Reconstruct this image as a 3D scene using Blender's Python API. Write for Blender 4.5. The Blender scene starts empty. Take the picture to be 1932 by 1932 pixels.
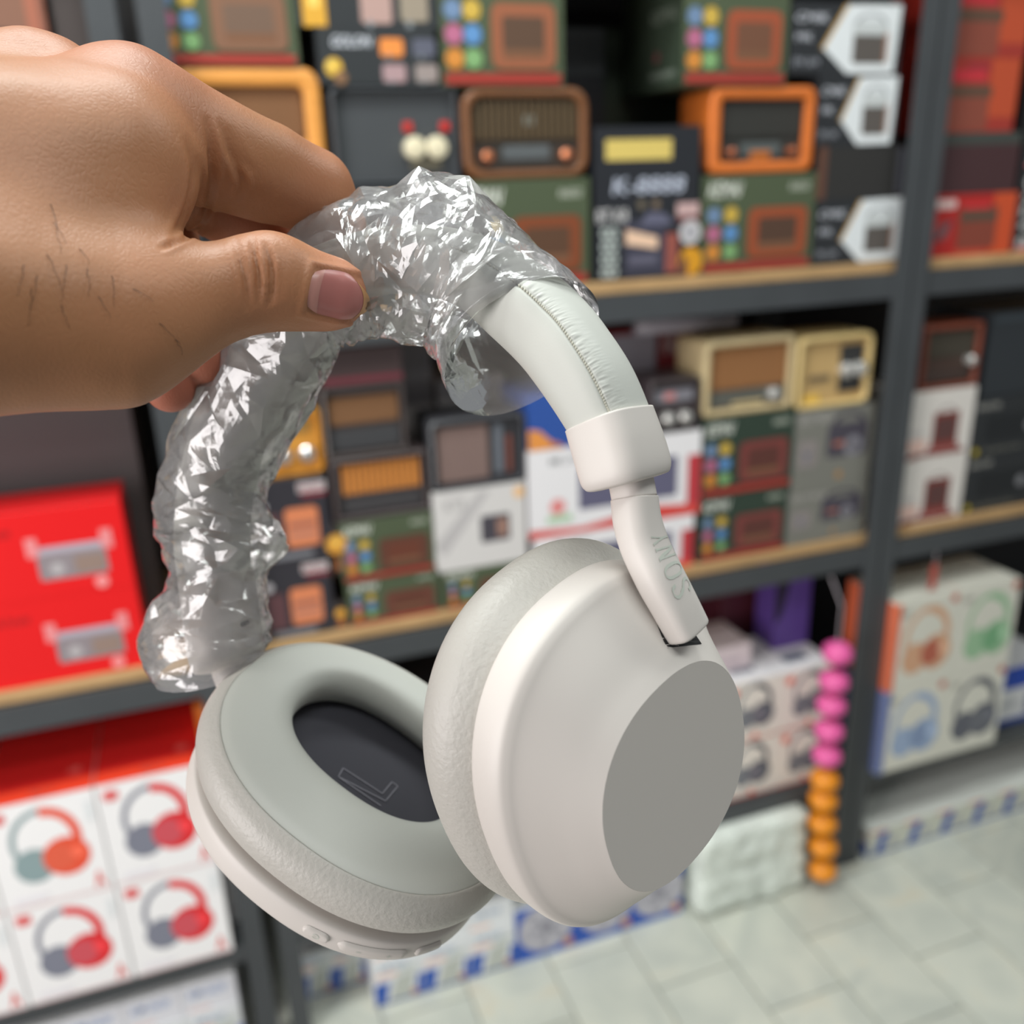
import bpy, math, random
import numpy as np
from mathutils import noise as mnoise, Vector
random.seed(7); rng = np.random.default_rng(7)
SC = bpy.context.scene; COL = SC.collection

# ------------------------------------------------------------------ camera, sky, lamps, exposure
FPX = 1720.0                                   # focal length in pixels of the 1932 px frame
_X = np.array([5284, 806, -1720.]); _X /= np.linalg.norm(_X)
_Z = -np.array([164, -4742, -1720.]); _Z -= _X * (_X @ _Z); _Z /= np.linalg.norm(_Z)
_Y = np.cross(_Z, _X)
ROT = np.stack([_X, _Y, _Z])                   # world = ROT @ camera
EYE = np.array([0, 0, 1.45])
cd = bpy.data.cameras.new('camera'); cam = bpy.data.objects.new('camera', cd); COL.objects.link(cam)
from mathutils import Matrix
M4 = Matrix.Identity(4)
for i in range(3):
    for j in range(3): M4[i][j] = ROT[i][j]
    M4[i][3] = EYE[i]
cam.matrix_world = M4
cd.sensor_width = 36; cd.sensor_fit = 'HORIZONTAL'; cd.lens = FPX / 1932 * 36
cd.clip_start = .01; cd.clip_end = 50
cd.dof.use_dof = True; cd.dof.focus_distance = .198; cd.dof.aperture_fstop = 10
SC.camera = cam

w = bpy.data.worlds.new('shop_ambient'); SC.world = w; w.use_nodes = True
bg = w.node_tree.nodes['Background']; bg.inputs[0].default_value = (.93, .97, 1, 1); bg.inputs[1].default_value = .17

def area(name, loc, target, sx, sy, power, color=(1, 1, 1)):
    l = bpy.data.lights.new(name, 'AREA'); l.shape = 'RECTANGLE'; l.size = sx; l.size_y = sy
    l.energy = power; l.color = color
    o = bpy.data.objects.new(name, l); COL.objects.link(o); o.location = loc
    d = Vector(target) - Vector(loc); o.rotation_euler = d.to_track_quat('-Z', 'Y').to_euler()
    return o
area('shopfront_daylight', (-2.2, -.2, 1.35), (.0, .5, 1.1), 1.3, 2.0, 50, (1, .95, .945))
for lx, ly, pw in ((-.1, .8, 23), (.2, -.5, 11), (1.6, .4, 11), (-1.3, .5, 11)):
    area('ceiling_panel', (lx, ly, 2.75), (lx, ly, 0), 1.25, .3, pw, (.95, 1, .975))
vs = SC.view_settings; vs.view_transform = 'Standard'; vs.look = 'None'; vs.gamma = 1; vs.use_curve_mapping = False
vs.exposure = .33
try:
    SC.cycles.use_denoising = True; SC.cycles.max_bounces = 12; SC.cycles.transparent_max_bounces = 24
except Exception: pass

# ------------------------------------------------------------------ helpers
def ray(px, py): return ROT @ np.array([px - 966, 966 - py, -FPX])
def on_y(px, py, y):                            # where the sight line meets the plane of a shelf front
    r = ray(px, py); return EYE + r * (y / r[1])
def cp(px, py, d): return np.array([(px - 966) / FPX * d, (966 - py) / FPX * d, -d])   # hand-held things: a point d metres off
def world(P): return np.asarray(P) @ ROT.T + EYE
def lin(c):
    c = np.array(c[:3], float) / 255
    return tuple(np.where(c <= .04045, c / 12.92, ((c + .055) / 1.055) ** 2.4)) + (1.,)
def unit(v): v = np.asarray(v, float); return v / np.linalg.norm(v)

MATS = {}
def mat(name, col=(200, 200, 200), rough=.5, metal=0, bump=0, bscale=400, vary=0, vscale=20, spec=.5, sss=0, kind='noise', stretch=None, coat=0, linear=None):
    if name in MATS: return MATS[name]
    m = bpy.data.materials.new(name); m.use_nodes = True; N = m.node_tree.nodes; L = m.node_tree.links
    b = N['Principled BSDF']; c = linear if linear else lin(col)
    b.inputs['Base Color'].default_value = c; b.inputs['Roughness'].default_value = rough
    b.inputs['Metallic'].default_value = metal; b.inputs['Specular IOR Level'].default_value = spec
    if coat: b.inputs['Coat Weight'].default_value = coat; b.inputs['Coat Roughness'].default_value = .1
    if sss:
        b.inputs['Subsurface Weight'].default_value = sss; b.inputs['Subsurface Radius'].default_value = (1, .35, .2); b.inputs['Subsurface Scale'].default_value = .004
    tc = N.new('ShaderNodeTexCoord'); src = tc.outputs['Object']
    if stretch:
        mp = N.new('ShaderNodeMapping'); mp.inputs['Scale'].default_value = stretch[0]; mp.inputs['Rotation'].default_value = stretch[1]
        L.new(src, mp.inputs['Vector']); src = mp.outputs[0]
    if vary:
        n = N.new('ShaderNodeTexNoise'); n.inputs['Scale'].default_value = vscale; n.inputs['Detail'].default_value = 5; L.new(src, n.inputs['Vector'])
        r = N.new('ShaderNodeMapRange'); r.inputs[1].default_value = .25; r.inputs[2].default_value = .75; r.inputs[3].default_value = 1 - vary; r.inputs[4].default_value = 1 + vary
        L.new(n.outputs['Fac'], r.inputs[0])
        mx = N.new('ShaderNodeMix'); mx.data_type = 'RGBA'; mx.blend_type = 'MULTIPLY'; mx.inputs[0].default_value = 1
        mx.inputs[6].default_value = c; L.new(r.outputs[0], mx.inputs[7]); L.new(mx.outputs[2], b.inputs['Base Color'])
    if bump:
        if kind == 'noise':
            n = N.new('ShaderNodeTexNoise'); n.inputs['Scale'].default_value = bscale; n.inputs['Detail'].default_value = 4; out = n.outputs['Fac']
        else:
            n = N.new('ShaderNodeTexVoronoi'); n.feature = 'DISTANCE_TO_EDGE'; n.inputs['Scale'].default_value = bscale; out = n.outputs['Distance']
        L.new(src, n.inputs['Vector'])
        bp = N.new('ShaderNodeBump'); bp.inputs['Strength'].default_value = .8; bp.inputs['Distance'].default_value = bump
        L.new(out, bp.inputs['Height']); L.new(bp.outputs[0], b.inputs['Normal'])
    MATS[name] = m; return m

def print_mat(name='printed_card', rough=.42):
    if name in MATS: return MATS[name]
    m = bpy.data.materials.new(name); m.use_nodes = True; N = m.node_tree.nodes; L = m.node_tree.links
    b = N['Principled BSDF']; b.inputs['Roughness'].default_value = rough; b.inputs['Specular IOR Level'].default_value = .4
    a = N.new('ShaderNodeVertexColor'); a.layer_name = 'ink'; L.new(a.outputs[0], b.inputs['Base Color'])
    MATS[name] = m; return m

def mesh_obj(name, V, F, material, parent=None, smooth=False, loc=None, cam_space=False):
    V = np.asarray(V, float)
    if cam_space: V = world(V)
    if parent is not None: V = V - np.array(parent.get('o', (0, 0, 0)))
    elif loc is not None: V = V - np.asarray(loc)
    me = bpy.data.meshes.new(name); me.from_pydata(V.tolist(), [], [list(map(int, f)) for f in F]); me.update()
    if smooth: me.polygons.foreach_set('use_smooth', [True] * len(me.polygons))
    if material: me.materials.append(material)
    o = bpy.data.objects.new(name, me); COL.objects.link(o)
    if parent is not None: o.parent = parent
    elif loc is not None: o.location = loc; o['o'] = tuple(map(float, loc))
    return o

def thing(name, loc, label, cat, group=None):
    o = bpy.data.objects.new(name, None); COL.objects.link(o); o.location = loc; o['o'] = tuple(map(float, loc))
    o.empty_display_size = .02
    o['label'] = label; o['category'] = cat
    if group: o['group'] = group
    return o
def struct(o): o['kind'] = 'structure'; return o
def sub(part_obj, root): part_obj['o'] = root['o']; return part_obj    # lets a part carry sub-parts in the same coordinates

class MB:
    def __init__(s): s.V = []; s.F = []
    def add(s, V, F):
        n = len(s.V); s.V += [tuple(map(float, v)) for v in V]; s.F += [tuple(int(i) + n for i in f) for f in F]; return s
    def box(s, x0, y0, z0, x1, y1, z1):
        return s.add([(x0, y0, z0), (x1, y0, z0), (x1, y1, z0), (x0, y1, z0), (x0, y0, z1), (x1, y0, z1), (x1, y1, z1), (x0, y1, z1)],
                     [(0, 3, 2, 1), (4, 5, 6, 7), (0, 1, 5, 4), (1, 2, 6, 5), (2, 3, 7, 6), (3, 0, 4, 7)])
    def loft(s, rings, cap0=True, cap1=True):
        n = len(rings[0]); V = [p for r in rings for p in r]; F = []
        for i in range(len(rings) - 1):
            for j in range(n):
                k = (j + 1) % n; F.append((i * n + j, i * n + k, (i + 1) * n + k, (i + 1) * n + j))
        if cap0: F.append(tuple(range(n - 1, -1, -1)))
        if cap1: F.append(tuple((len(rings) - 1) * n + j for j in range(n)))
        return s.add(V, F)
    def obj(s, name, m, parent=None, smooth=False, **k): return mesh_obj(name, s.V, s.F, m, parent, smooth, **k)

def rrect(x0, z0, x1, z1, r, n=5):
    r = min(r, (x1 - x0) / 2.01, (z1 - z0) / 2.01); P = []
    for cx, cz, a in ((x1 - r, z1 - r, 0), (x0 + r, z1 - r, 90), (x0 + r, z0 + r, 180), (x1 - r, z0 + r, 270)):
        for i in range(n): t = math.radians(a + 90 * i / (n - 1)); P.append((cx + r * math.cos(t), cz + r * math.sin(t)))
    return P
def rbox(mb, x0, y0, z0, x1, y1, z1, r=.01, bev=.003):
    rs = []
    for y, ins in ((y0, bev), (y0 + bev * .3, bev * .3), (y0 + bev, 0), (y1 - bev, 0), (y1, bev)):
        rs.append([(x, y, z) for x, z in rrect(x0 + ins, z0 + ins, x1 - ins, z1 - ins, r)])
    return mb.loft(rs)
def cyl_y(mb, cx, cz, r, y0, y1, n=20, bev=.0):
    ring = lambda y, q: [(cx + q * math.cos(2 * math.pi * i / n), y, cz + q * math.sin(2 * math.pi * i / n)) for i in range(n)]
    return mb.loft([ring(y0, r - bev), ring(y0 + bev, r), ring(y1, r)])
def tube(mb, pts, r, n=8):
    pts = [np.asarray(p, float) for p in pts]; rings = []
    for i, p in enumerate(pts):
        t = unit(pts[min(i + 1, len(pts) - 1)] - pts[max(i - 1, 0)]); a = unit(np.cross(t, [0.31, .17, .93])); b = np.cross(t, a)
        rr = r[i] if hasattr(r, '__len__') else r
        rings.append([p + rr * (math.cos(2 * math.pi * k / n) * a + math.sin(2 * math.pi * k / n) * b) for k in range(n)])
    return mb.loft(rings)

# flat print: coloured shapes on a face, each layer a hair proud of the one below
_txt = {}
def text_mesh(s, shear=0.):
    if (s, shear) in _txt: return _txt[(s, shear)]
    c = bpy.data.curves.new('t', 'FONT'); c.body = s; c.shear = shear; c.resolution_u = 2; c.offset = .012
    o = bpy.data.objects.new('t', c); COL.objects.link(o)
    me = bpy.data.meshes.new_from_object(o.evaluated_get(bpy.context.evaluated_depsgraph_get()))
    V = np.array([v.co[:2] for v in me.vertices]); F = [tuple(p.vertices) for p in me.polygons]
    bpy.data.objects.remove(o); bpy.data.curves.remove(c); bpy.data.meshes.remove(me)
    lo, hi = V.min(0), V.max(0); V = (V - lo) / (hi - lo); _txt[(s, shear)] = (V, F); return V, F
class Print:
    def __init__(s, w, h): s.w, s.h = w, h; s.V = []; s.F = []; s.C = []; s.k = 0
    def poly(s, P, col):
        n = len(s.V); s.k += 1; s.V += [(u * s.w, v * s.h, s.k) for u, v in P]; s.F.append(tuple(range(n, n + len(P)))); s.C.append(lin(col)); return s
    def rect(s, u0, v0, u1, v1, col): return s.poly([(u0, v0), (u1, v0), (u1, v1), (u0, v1)], col)
    def rr(s, u0, v0, u1, v1, r, col):
        return s.poly([(x / s.w, z / s.h) for x, z in rrect(u0 * s.w, v0 * s.h, u1 * s.w, v1 * s.h, r * s.h, 4)], col)
    def ell(s, u, v, r, col, asp=1., n=18):
        return s.poly([(u + r * s.h / s.w * math.cos(2 * math.pi * i / n), v + r * asp * math.sin(2 * math.pi * i / n)) for i in range(n)], col)
    def arc(s, u, v, ru, rv, th, a0, a1, col, n=14):
        n0 = len(s.V); s.k += 1
        for i in range(n + 1):
            a = math.radians(a0 + (a1 - a0) * i / n)
            for q in (1, 1 - th): s.V.append(((u + ru * q * math.cos(a)) * s.w, (v + rv * q * math.sin(a)) * s.h, s.k))
        for i in range(n): s.F.append((n0 + 2 * i, n0 + 2 * i + 1, n0 + 2 * i + 3, n0 + 2 * i + 2)); s.C.append(lin(col))
        return s
    def text(s, t, u0, v0, u1, v1, col, shear=0., vertical=False):
        V, F = text_mesh(t, shear); n0 = len(s.V); s.k += 1
        if vertical: V = np.stack([1 - V[:, 1], V[:, 0]], 1)
        s.V += [((u0 + x * (u1 - u0)) * s.w, (v0 + y * (v1 - v0)) * s.h, s.k) for x, y in V]
        for f in F: s.F.append(tuple(i + n0 for i in f)); s.C.append(lin(col))
        return s
    def build(s, name, parent, org, ux, uz, un, base=.0004):
        org, ux, uz, un = map(np.asarray, (org, ux, uz, un))
        V = [org + x * ux + z * uz + un * (base + .00012 * k) for x, z, k in s.V]
        o = mesh_obj(name, V, s.F, print_mat(), parent)
        at = o.data.color_attributes.new('ink', 'FLOAT_COLOR', 'CORNER'); buf = []
        for p, c in zip(o.data.polygons, s.C): buf += list(c) * p.loop_total
        at.data.foreach_set('color', buf); return o

# ------------------------------------------------------------------ room
DF = 1.317                                      # plane of the shelf fronts
BACK = DF + .46
LV = (.24, .787, 1.298, 1.80)                   # shelf tops
m_wall = mat('grey_plaster', (96, 94, 94), .9, bump=.002, bscale=60)
struct(MB().box(-2.6, BACK, 0, 3.6, BACK + .1, 3.0).obj('wall_back', m_wall))
# marble floor: a screed with the tiles laid in running bond on it
m_grout = mat('grout', (150, 150, 142), .9)
fl = struct(MB().box(-2.6, -2.2, -.05, 3.6, BACK, -.006).obj('floor', m_grout)); fl['o'] = (0, 0, 0)
def marble():
    m = bpy.data.materials.new('marble_tile'); m.use_nodes = True; N = m.node_tree.nodes; L = m.node_tree.links; b = N['Principled BSDF']
    g = N.new('ShaderNodeNewGeometry'); oi = N.new('ShaderNodeObjectInfo')
    ad = N.new('ShaderNodeVectorMath'); ad.operation = 'ADD'; L.new(g.outputs['Position'], ad.inputs[0])
    cx = N.new('ShaderNodeCombineXYZ'); mu = N.new('ShaderNodeMath'); mu.operation = 'MULTIPLY'; mu.inputs[1].default_value = 37; L.new(oi.outputs['Random'], mu.inputs[0]); L.new(mu.outputs[0], cx.inputs[2]); L.new(cx.outputs[0], ad.inputs[1])
    n = N.new('ShaderNodeTexNoise'); n.inputs['Scale'].default_value = 7; n.inputs['Detail'].default_value = 6; n.inputs['Distortion'].default_value = 1.5; L.new(ad.outputs[0], n.inputs['Vector'])
    r = N.new('ShaderNodeValToRGB'); r.color_ramp.elements[0].position = .3; r.color_ramp.elements[0].color = lin((188, 192, 182)); r.color_ramp.elements[1].position = .62; r.color_ramp.elements[1].color = lin((206, 208, 195))
    e = r.color_ramp.elements.new(.72); e.color = lin((208, 203, 184)); L.new(n.outputs['Fac'], r.inputs[0])
    r2 = N.new('ShaderNodeMapRange'); r2.inputs[3].default_value = .86; r2.inputs[4].default_value = 1.04; L.new(oi.outputs['Random'], r2.inputs[0])
    mx = N.new('ShaderNodeMix'); mx.data_type = 'RGBA'; mx.blend_type = 'MULTIPLY'; mx.inputs[0].default_value = 1; L.new(r.outputs[0], mx.inputs[6]); L.new(r2.outputs[0], mx.inputs[7])
    L.new(mx.outputs[2], b.inputs['Base Color']); b.inputs['Roughness'].default_value = .38; return m
m_marble = marble()
TW, TL, G = .168, .236, .003
tile_me = None; ntile = 0
for i in range(-4, 11):
    for j in range(-5, 6):
        x = .66 + (i - 0) * TW; y = 1.165 + j * TL + (.118 if i % 2 else 0)
        if y + TL > BACK - .01 or x < -.5 or x > 2.3 or y < -.35: continue
        if tile_me is None:
            b = MB(); b.loft([[(G / 2 + e, G / 2 + e, z), (TW - G / 2 - e, G / 2 + e, z), (TW - G / 2 - e, TL - G / 2 - e, z), (G / 2 + e, TL - G / 2 - e, z)] for z, e in ((-.006, 0), (-.001, 0), (0, .001))])
            o = b.obj('tile', m_marble, fl); tile_me = o.data
        else:
            o = bpy.data.objects.new('tile', tile_me); COL.objects.link(o); o.parent = fl
        o.location = (x, y, random.uniform(-.0004, .0)); ntile += 1

# ------------------------------------------------------------------ the three shelf racks
m_steel = mat('dark_grey_steel', (66, 69, 72), .5, bump=.0006, bscale=180, vary=.1, vscale=9)
m_board = mat('pale_wood_board', (188, 152, 106), .6, vary=.22, vscale=14, stretch=((1, 8, 8), (0, 0, 0)), bump=.0006, bscale=90)
m_panel = mat('black_shelf_back', (40, 40, 43), .8)
def rack(x0, x1, label, dz=0.):
    r = thing('shelf_rack', ((x0 + x1) / 2, DF + .2, 0), label, 'rack', None)
    for x in (x0, x1 - .034):
        for y in (DF - .012, DF + .40):
            b = MB().box(x, y, 0, x + .034, y + .004, 2.3)
            s = -1 if x == x0 else 1
            xx = x if s < 0 else x + .030
            b.box(xx, y + .004, 0, xx + .004, y + .036, 2.3)
            b.obj('post', m_steel, r)
    for z in LV:
        low_ = z < .5; hb = .036 if low_ else .062
        MB().box(x0 + .034, DF - .008, z - hb, x1 - .034, DF - .002, z - (.0005 if low_ else .019)).box(x0 + .034, DF - .002, z - hb, x1 - .034, DF + .018, z - hb + .004).obj('beam', m_steel, r)
        MB().box(x0 + .034, DF + .39, z - .062, x1 - .034, DF + .396, z - .019).obj('beam', m_steel, r)
        b = MB(); n = 3; step = (x1 - x0 - .004) / n
        for k in range(n): b = MB().box(x0 + .002 + k * step + .0008, DF + .003, z - .018, x0 + .002 + (k + 1) * step - .0008, DF + .388, z); b.obj('shelf_board', m_steel if low_ else m_board, r)
    MB().box(x0 + .04, DF + .405, .05, x1 - .04, DF + .41, 2.28).obj('back_panel', m_panel, r)
    return r
rack(-1.258, -.026, 'dark steel shelf rack holding the red radio boxes and white headphone boxes')
rack(-.003, 1.2, 'dark steel shelf rack with pale wood boards full of radios, directly behind the headphones')
rack(1.204, 2.45, 'dark steel shelf rack beyond the double post, with pastel headphone boxes low down')

# ------------------------------------------------------------------ goods on the shelves
PLACED = []
def place(x0, y0, x1, y1, dy=0., depth=.13, snap=True):
    """pixel box of a front -> real X and Z range on the plane it stands in, settled on what is below it"""
    Y = DF + .012 + dy; xm, ym = (x0 + x1) / 2, (y0 + y1) / 2
    X0, X1 = on_y(x0, ym, Y)[0], on_y(x1, ym, Y)[0]; Z0, Z1 = on_y(xm, y1, Y)[2], on_y(xm, y0, Y)[2]
    H = Z1 - Z0
    if snap:
        best = None
        for z in (0,) + LV:
            if abs(z - Z0) < .05 and (best is None or abs(z - Z0) < abs(best - Z0)): best = z
        for a in PLACED:
            if min(X1, a[1]) - max(X0, a[0]) > .03 and Y < a[3] and Y + depth > a[2] and abs(a[5] - Z0) < .05 and (best is None or abs(a[5] - Z0) <= abs(best - Z0)): best = a[5]
        if best is not None: Z0 = best + .0004
        H = Z1 - Z0
        for a in PLACED:
            if Y < a[3] and Y + depth > a[2] and min(Z0 + H, a[5]) - max(Z0, a[4]) > .01:
                ov = min(X1, a[1]) - max(X0, a[0])
                if 0 < ov < .06:
                    if (a[0] + a[1]) < (X0 + X1): X0 = a[1] + .001
                    else: X1 = a[0] - .001
        for a in PLACED:                        # nothing pushes up into the thing above
            if Y < a[3] and Y + depth > a[2] and min(X1, a[1]) - max(X0, a[0]) > .003 and 0 < Z0 + H - a[4] < .05 and a[4] > Z0 + .02: H = a[4] - .001 - Z0
        for z in LV:
            if Z0 < z - .1 < Z0 + H and Z0 + H > z - .066: H = z - .068 - Z0
    PLACED.append((X0, X1, Y, Y + depth, Z0, Z0 + H)); return X0, X1, Y, Y + depth, Z0, Z0 + H

CARD = {}
def card(col):
    k = 'card_%d_%d_%d' % tuple(col)
    return mat(k, col, .45, bump=.0003, bscale=250)
def carton(label, rect, col, art=None, depth=.13, dy=0., cat='box', name='radio_box', group=None, side=None, top=None, sidecol=None, wp=None):
    X0, X1, Y0, Y1, Z0, Z1 = wp or place(*rect, dy=dy, depth=depth)
    w, h, d = X1 - X0, Z1 - Z0, Y1 - Y0
    r = thing(name, ((X0 + X1) / 2, Y0, Z0), label, cat, group)
    b = MB(); e = .0012
    b.loft([[(X0 + i, Y0 + i, z), (X1 - i, Y0 + i, z), (X1 - i, Y1 - i, z), (X0 + i, Y1 - i, z)] for z, i in ((Z0, e), (Z0 + e, 0), (Z1 - e, 0), (Z1, e))])
    b.obj('carton', card(col), r)
    if art:
        P = Print(w, h); art(P); P.build('front_print', r, (X0, Y0, Z0), (1, 0, 0), (0, 0, 1), (0, -1, 0))
    if side:
        P = Print(d, h); side(P); P.build('side_print', r, (X0, Y1, Z0), (0, -1, 0), (0, 0, 1), (-1, 0, 0))
    if top:
        P = Print(w, d); top(P); P.build('top_print', r, (X0, Y0, Z1), (1, 0, 0), (0, 1, 0), (0, 0, 1))
    return r

# --- art for the cartons
GREEN = (78, 88, 66); DGREEN = (44, 58, 50); BLACK = (44, 46, 49); WHITE = (226, 228, 228)
def radio_pic(P, u0, v0, u1, v1, fr=(150, 76, 48), inn=(84, 62, 50)):
    P.rr(u0, v0, u1, v1, .08, fr); du, dv = (u1 - u0) * .17, (v1 - v0) * .2
    P.rr(u0 + du, v0 + dv * 1.3, u1 - du, v1 - dv, .03, inn); P.rect(u0 + du, v0 + dv * .8, u1 - du, v0 + dv * 1.5, (120, 84, 62))
def art_green(inn=(84, 62, 50), fr=(150, 76, 48), dots=None, g=GREEN):
    def f(P):
        P.rect(0, 0, 1, 1, g)
        P.text('KEMAI', .04, .78, .34, .93, (222, 224, 214), .35)
        P.text('RADIO', .76, .82, .94, .9, (190, 194, 180), .2)
        D = dots or [(102, 126, 158), (190, 158, 66), (170, 96, 126), (86, 132, 182), (196, 126, 52), (116, 156, 102)]
        for i, c in enumerate(D):
            u, v = .1 + .15 * (i % 2), .6 - .19 * (i // 2); P.ell(u, v, .085, c); P.ell(u, v, .035, tuple(min(255, x + 22) for x in c))
        radio_pic(P, .4, .14, .93, .66, fr, inn)
        P.rect(.02, .02, .97, .105, (158, 56, 48))
    return f
def art_tag(P):
    P.rect(0, 0, 1, 1, BLACK); P.poly([(.5, .97), (.98, .99), (.95, .03), (.52, .02), (.3, .36)], (222, 226, 228))
    P.poly([(.3, .36), (.5, .97), (.47, .97), (.27, .36)], (190, 150, 80))
    P.rr(.56, .16, .87, .62, .05, (92, 86, 82)); P.rect(.55, .56, .87, .74, (196, 200, 200)); P.rect(.845, .18, .875, .6, (160, 120, 100)); P.arc(.71, .72, .14, .14, .22, 0, 180, (160, 164, 166))
    P.text('CMIK', .04, .72, .33, .84, (196, 198, 206), .2); P.text('MK', .05, .46, .2, .57, (186, 188, 196)); P.text('FM AM', .04, .12, .26, .23, (150, 152, 160))
def art_k8888(P):
    P.rect(0, 0, 1, 1, (40, 42, 47)); P.rect(.1, .79, .72, .92, (214, 190, 106)); P.text('K-8888', .16, .57, .86, .68, (186, 192, 208), .15)
    P.text('BT-K8', .02, .39, .31, .48, (206, 204, 204)); P.text('8888', .05, .02, .22, .36, (178, 186, 182), 0, True)
    P.ell(.44, .5, .03, (110, 100, 84)); P.ell(.58, .5, .03, (120, 104, 88))
    P.rr(.28, .02, .68, .4, .02, (62, 62, 76)); P.poly([(.42, .36), (.5, .45), (.66, .44), (.76, .36)], (98, 98, 118)); P.poly([(.29, .34), (.6, .28), (.6, .2), (.29, .24)], (232, 196, 168)); P.rect(.32, .1, .6, .16, (98, 96, 112))
    P.rect(.68, .03, .8, .3, (150, 84, 74)); P.rect(.78, .41, 1, .5, (196, 164, 162)); P.rect(.8, .37, 1, .4, (120, 48, 48)); P.ell(.92, .3, .085, (196, 194, 196)); P.ell(.92, .3, .04, (160, 158, 166))
    P.ell(.93, .1, .1, (212, 150, 40)); P.poly([(.8, 0), (.84, .16), (.9, .1), (.9, 0)], (104, 70, 60))
def art_fourradio(P):
    P.rect(0, 0, 1, 1, (50, 53, 55)); P.text('GOLON', .12, .66, .46, .86, (214, 218, 226), .3)
    for u, v, c in ((.52, .5, (228, 140, 70)), (.8, .5, (92, 94, 108)), (.53, .04, (168, 140, 142)), (.81, .04, (150, 138, 134))):
        P.rr(u, v, u + .2, v + .32, .06, c); P.ell(u + .07, v, .04, (128, 134, 138))
    P.ell(.12, .3, .17, (214, 172, 66)); P.ell(.17, .12, .13, (130, 98, 72)); P.ell(.1, .34, .07, (236, 206, 110))
def art_gramobox(P):
    P.rect(0, 0, 1, 1, (50, 48, 54)); P.rect(.6, .82, .98, .93, (206, 200, 200)); P.rect(.64, .76, .98, .81, (140, 48, 58))
    P.text('RADIO', .62, .84, .96, .91, (150, 70, 76)); P.rr(.38, .16, .84, .64, .05, (212, 128, 88)); P.rect(.42, .4, .8, .46, (150, 96, 84)); P.rect(.42, .28, .8, .34, (178, 122, 104))
    P.rr(.05, .14, .3, .6, .03, (96, 64, 68)); P.rect(.1, .03, .72, .1, (126, 126, 132)); P.ell(.08, .7, .06, (196, 190, 194))
def art_grey(P):
    P.rect(0, 0, 1, 1, (122, 121, 114)); P.text('BOOMBOX', .05, .84, .48, .95, (168, 164, 160)); P.rr(.42, .38, .94, .8, .06, (74, 70, 80)); P.arc(.68, .78, .22, .16, .3, 0, 180, (74, 70, 80))
    P.ell(.76, .5, .13, (132, 130, 138)); P.ell(.76, .5, .06, (96, 92, 98)); P.rect(.5, .52, .64, .58, (168, 106, 92)); P.rr(.05, .3, .3, .64, .04, (140, 132, 130)); P.text('Y', .12, .36, .22, .5, (70, 88, 116)); P.ell(.6, .16, .05, (172, 132, 84))
def art_whitegrey(P):
    P.rect(0, 0, 1, 1, (212, 208, 206)); P.poly([(0, .35), (.5, .95), (.62, .95), (.1, .2)], (186, 182, 182)); P.rr(.5, .3, .82, .64, .03, (74, 70, 78)); P.rect(.68, .36, .79, .58, (158, 122, 108)); P.ell(.93, .88, .07, (238, 190, 132)); P.text('KTS', .12, .76, .34, .9, (180, 176, 176))
def art_whitered(P):
    P.rect(0, 0, 1, 1, (232, 229, 231)); P.rr(.28, .26, .86, .74, .03, (100, 98, 122)); P.rect(.92, 0, 1, .72, (188, 60, 68)); P.poly([(0, .1), (.0, 0), (1, 0), (1, .12), (.7, .18), (.3, .06)], (214, 74, 68))
    P.text('MUSIC', .12, .82, .34, .91, (176, 176, 178)); P.ell(.16, .34, .09, (226, 140, 138)); P.rect(.1, .16, .24, .24, (176, 206, 170))
def art_blue(P):
    P.rect(0, 0, 1, 1, (50, 84, 158)); P.poly([(0, 0), (0, .4), (.18, .36), (.5, 0)], (226, 148, 74)); P.poly([(.3, 0), (.42, .14), (.62, 0)], (196, 120, 70))
def art_red(P):
    P.rect(0, 0, 1, 1, (226, 20, 24)); P.text('Cmik house', .04, .74, .32, .86, (150, 22, 28), .2)
    P.rr(.44, .2, .86, .58, .03, (142, 132, 136)); P.rect(.46, .5, .84, .58, (176, 166, 178)); P.ell(.55, .32, .075, (176, 170, 172)); P.rect(.66, .24, .84, .44, (146, 124, 114))
    for u in (.41, .86): P.rect(u - .02, .48, u + .05, .7, (230, 140, 142))
    P.ell(.8, .1, .07, (240, 150, 150))
def phones(P, u, v, s, ca, cb, cc=None, bg=WHITE):
    """an over-ear headphone picture, s = its height in box heights"""
    a = P.h / P.w; hi = tuple(min(255, c + 30) for c in cb)
    P.arc(u, v + s * .06, s * .37 * a, s * .44, .17, 90, 205, ca); P.arc(u, v + s * .06, s * .37 * a, s * .44, .27, -28, 92, cb)
    P.ell(u - s * .17 * a, v - s * .24, s * .21, ca, 1.1); P.ell(u + s * .17 * a, v - s * .2, s * .25, cb, 1.05); P.ell(u + s * .1 * a, v - s * .2, s * .17, cc or cb, 1.1); P.ell(u + s * .29 * a, v - s * .17, s * .075, hi)
def art_redphones(ca=(126, 128, 142), cb=(222, 40, 46), cc=(206, 82, 92)):
    def f(P):
        P.rect(0, 0, 1, 1, (242, 240, 240)); phones(P, .5, .56, .72, ca, cb, cc); P.rr(.06, .84, .2, .94, .03, (224, 96, 96)); P.text('A', .84, .04, .94, .2, (232, 92, 84)); P.rect(.9, .7, .95, .9, (226, 230, 232)); P.rect(.02, .0, .98, .02, (228, 200, 200)); P.rect(.1, .06, .4, .1, (236, 232, 238))
    return f
def top_redphones(P):
    P.rect(0, 0, 1, 1, (214, 34, 34)); P.rect(0, 0, 1, .16, (232, 66, 40)); P.text('PRO 9', .44, .05, .64, .11, (150, 76, 70)); P.ell(.82, .28, .05, (230, 90, 84))
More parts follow.
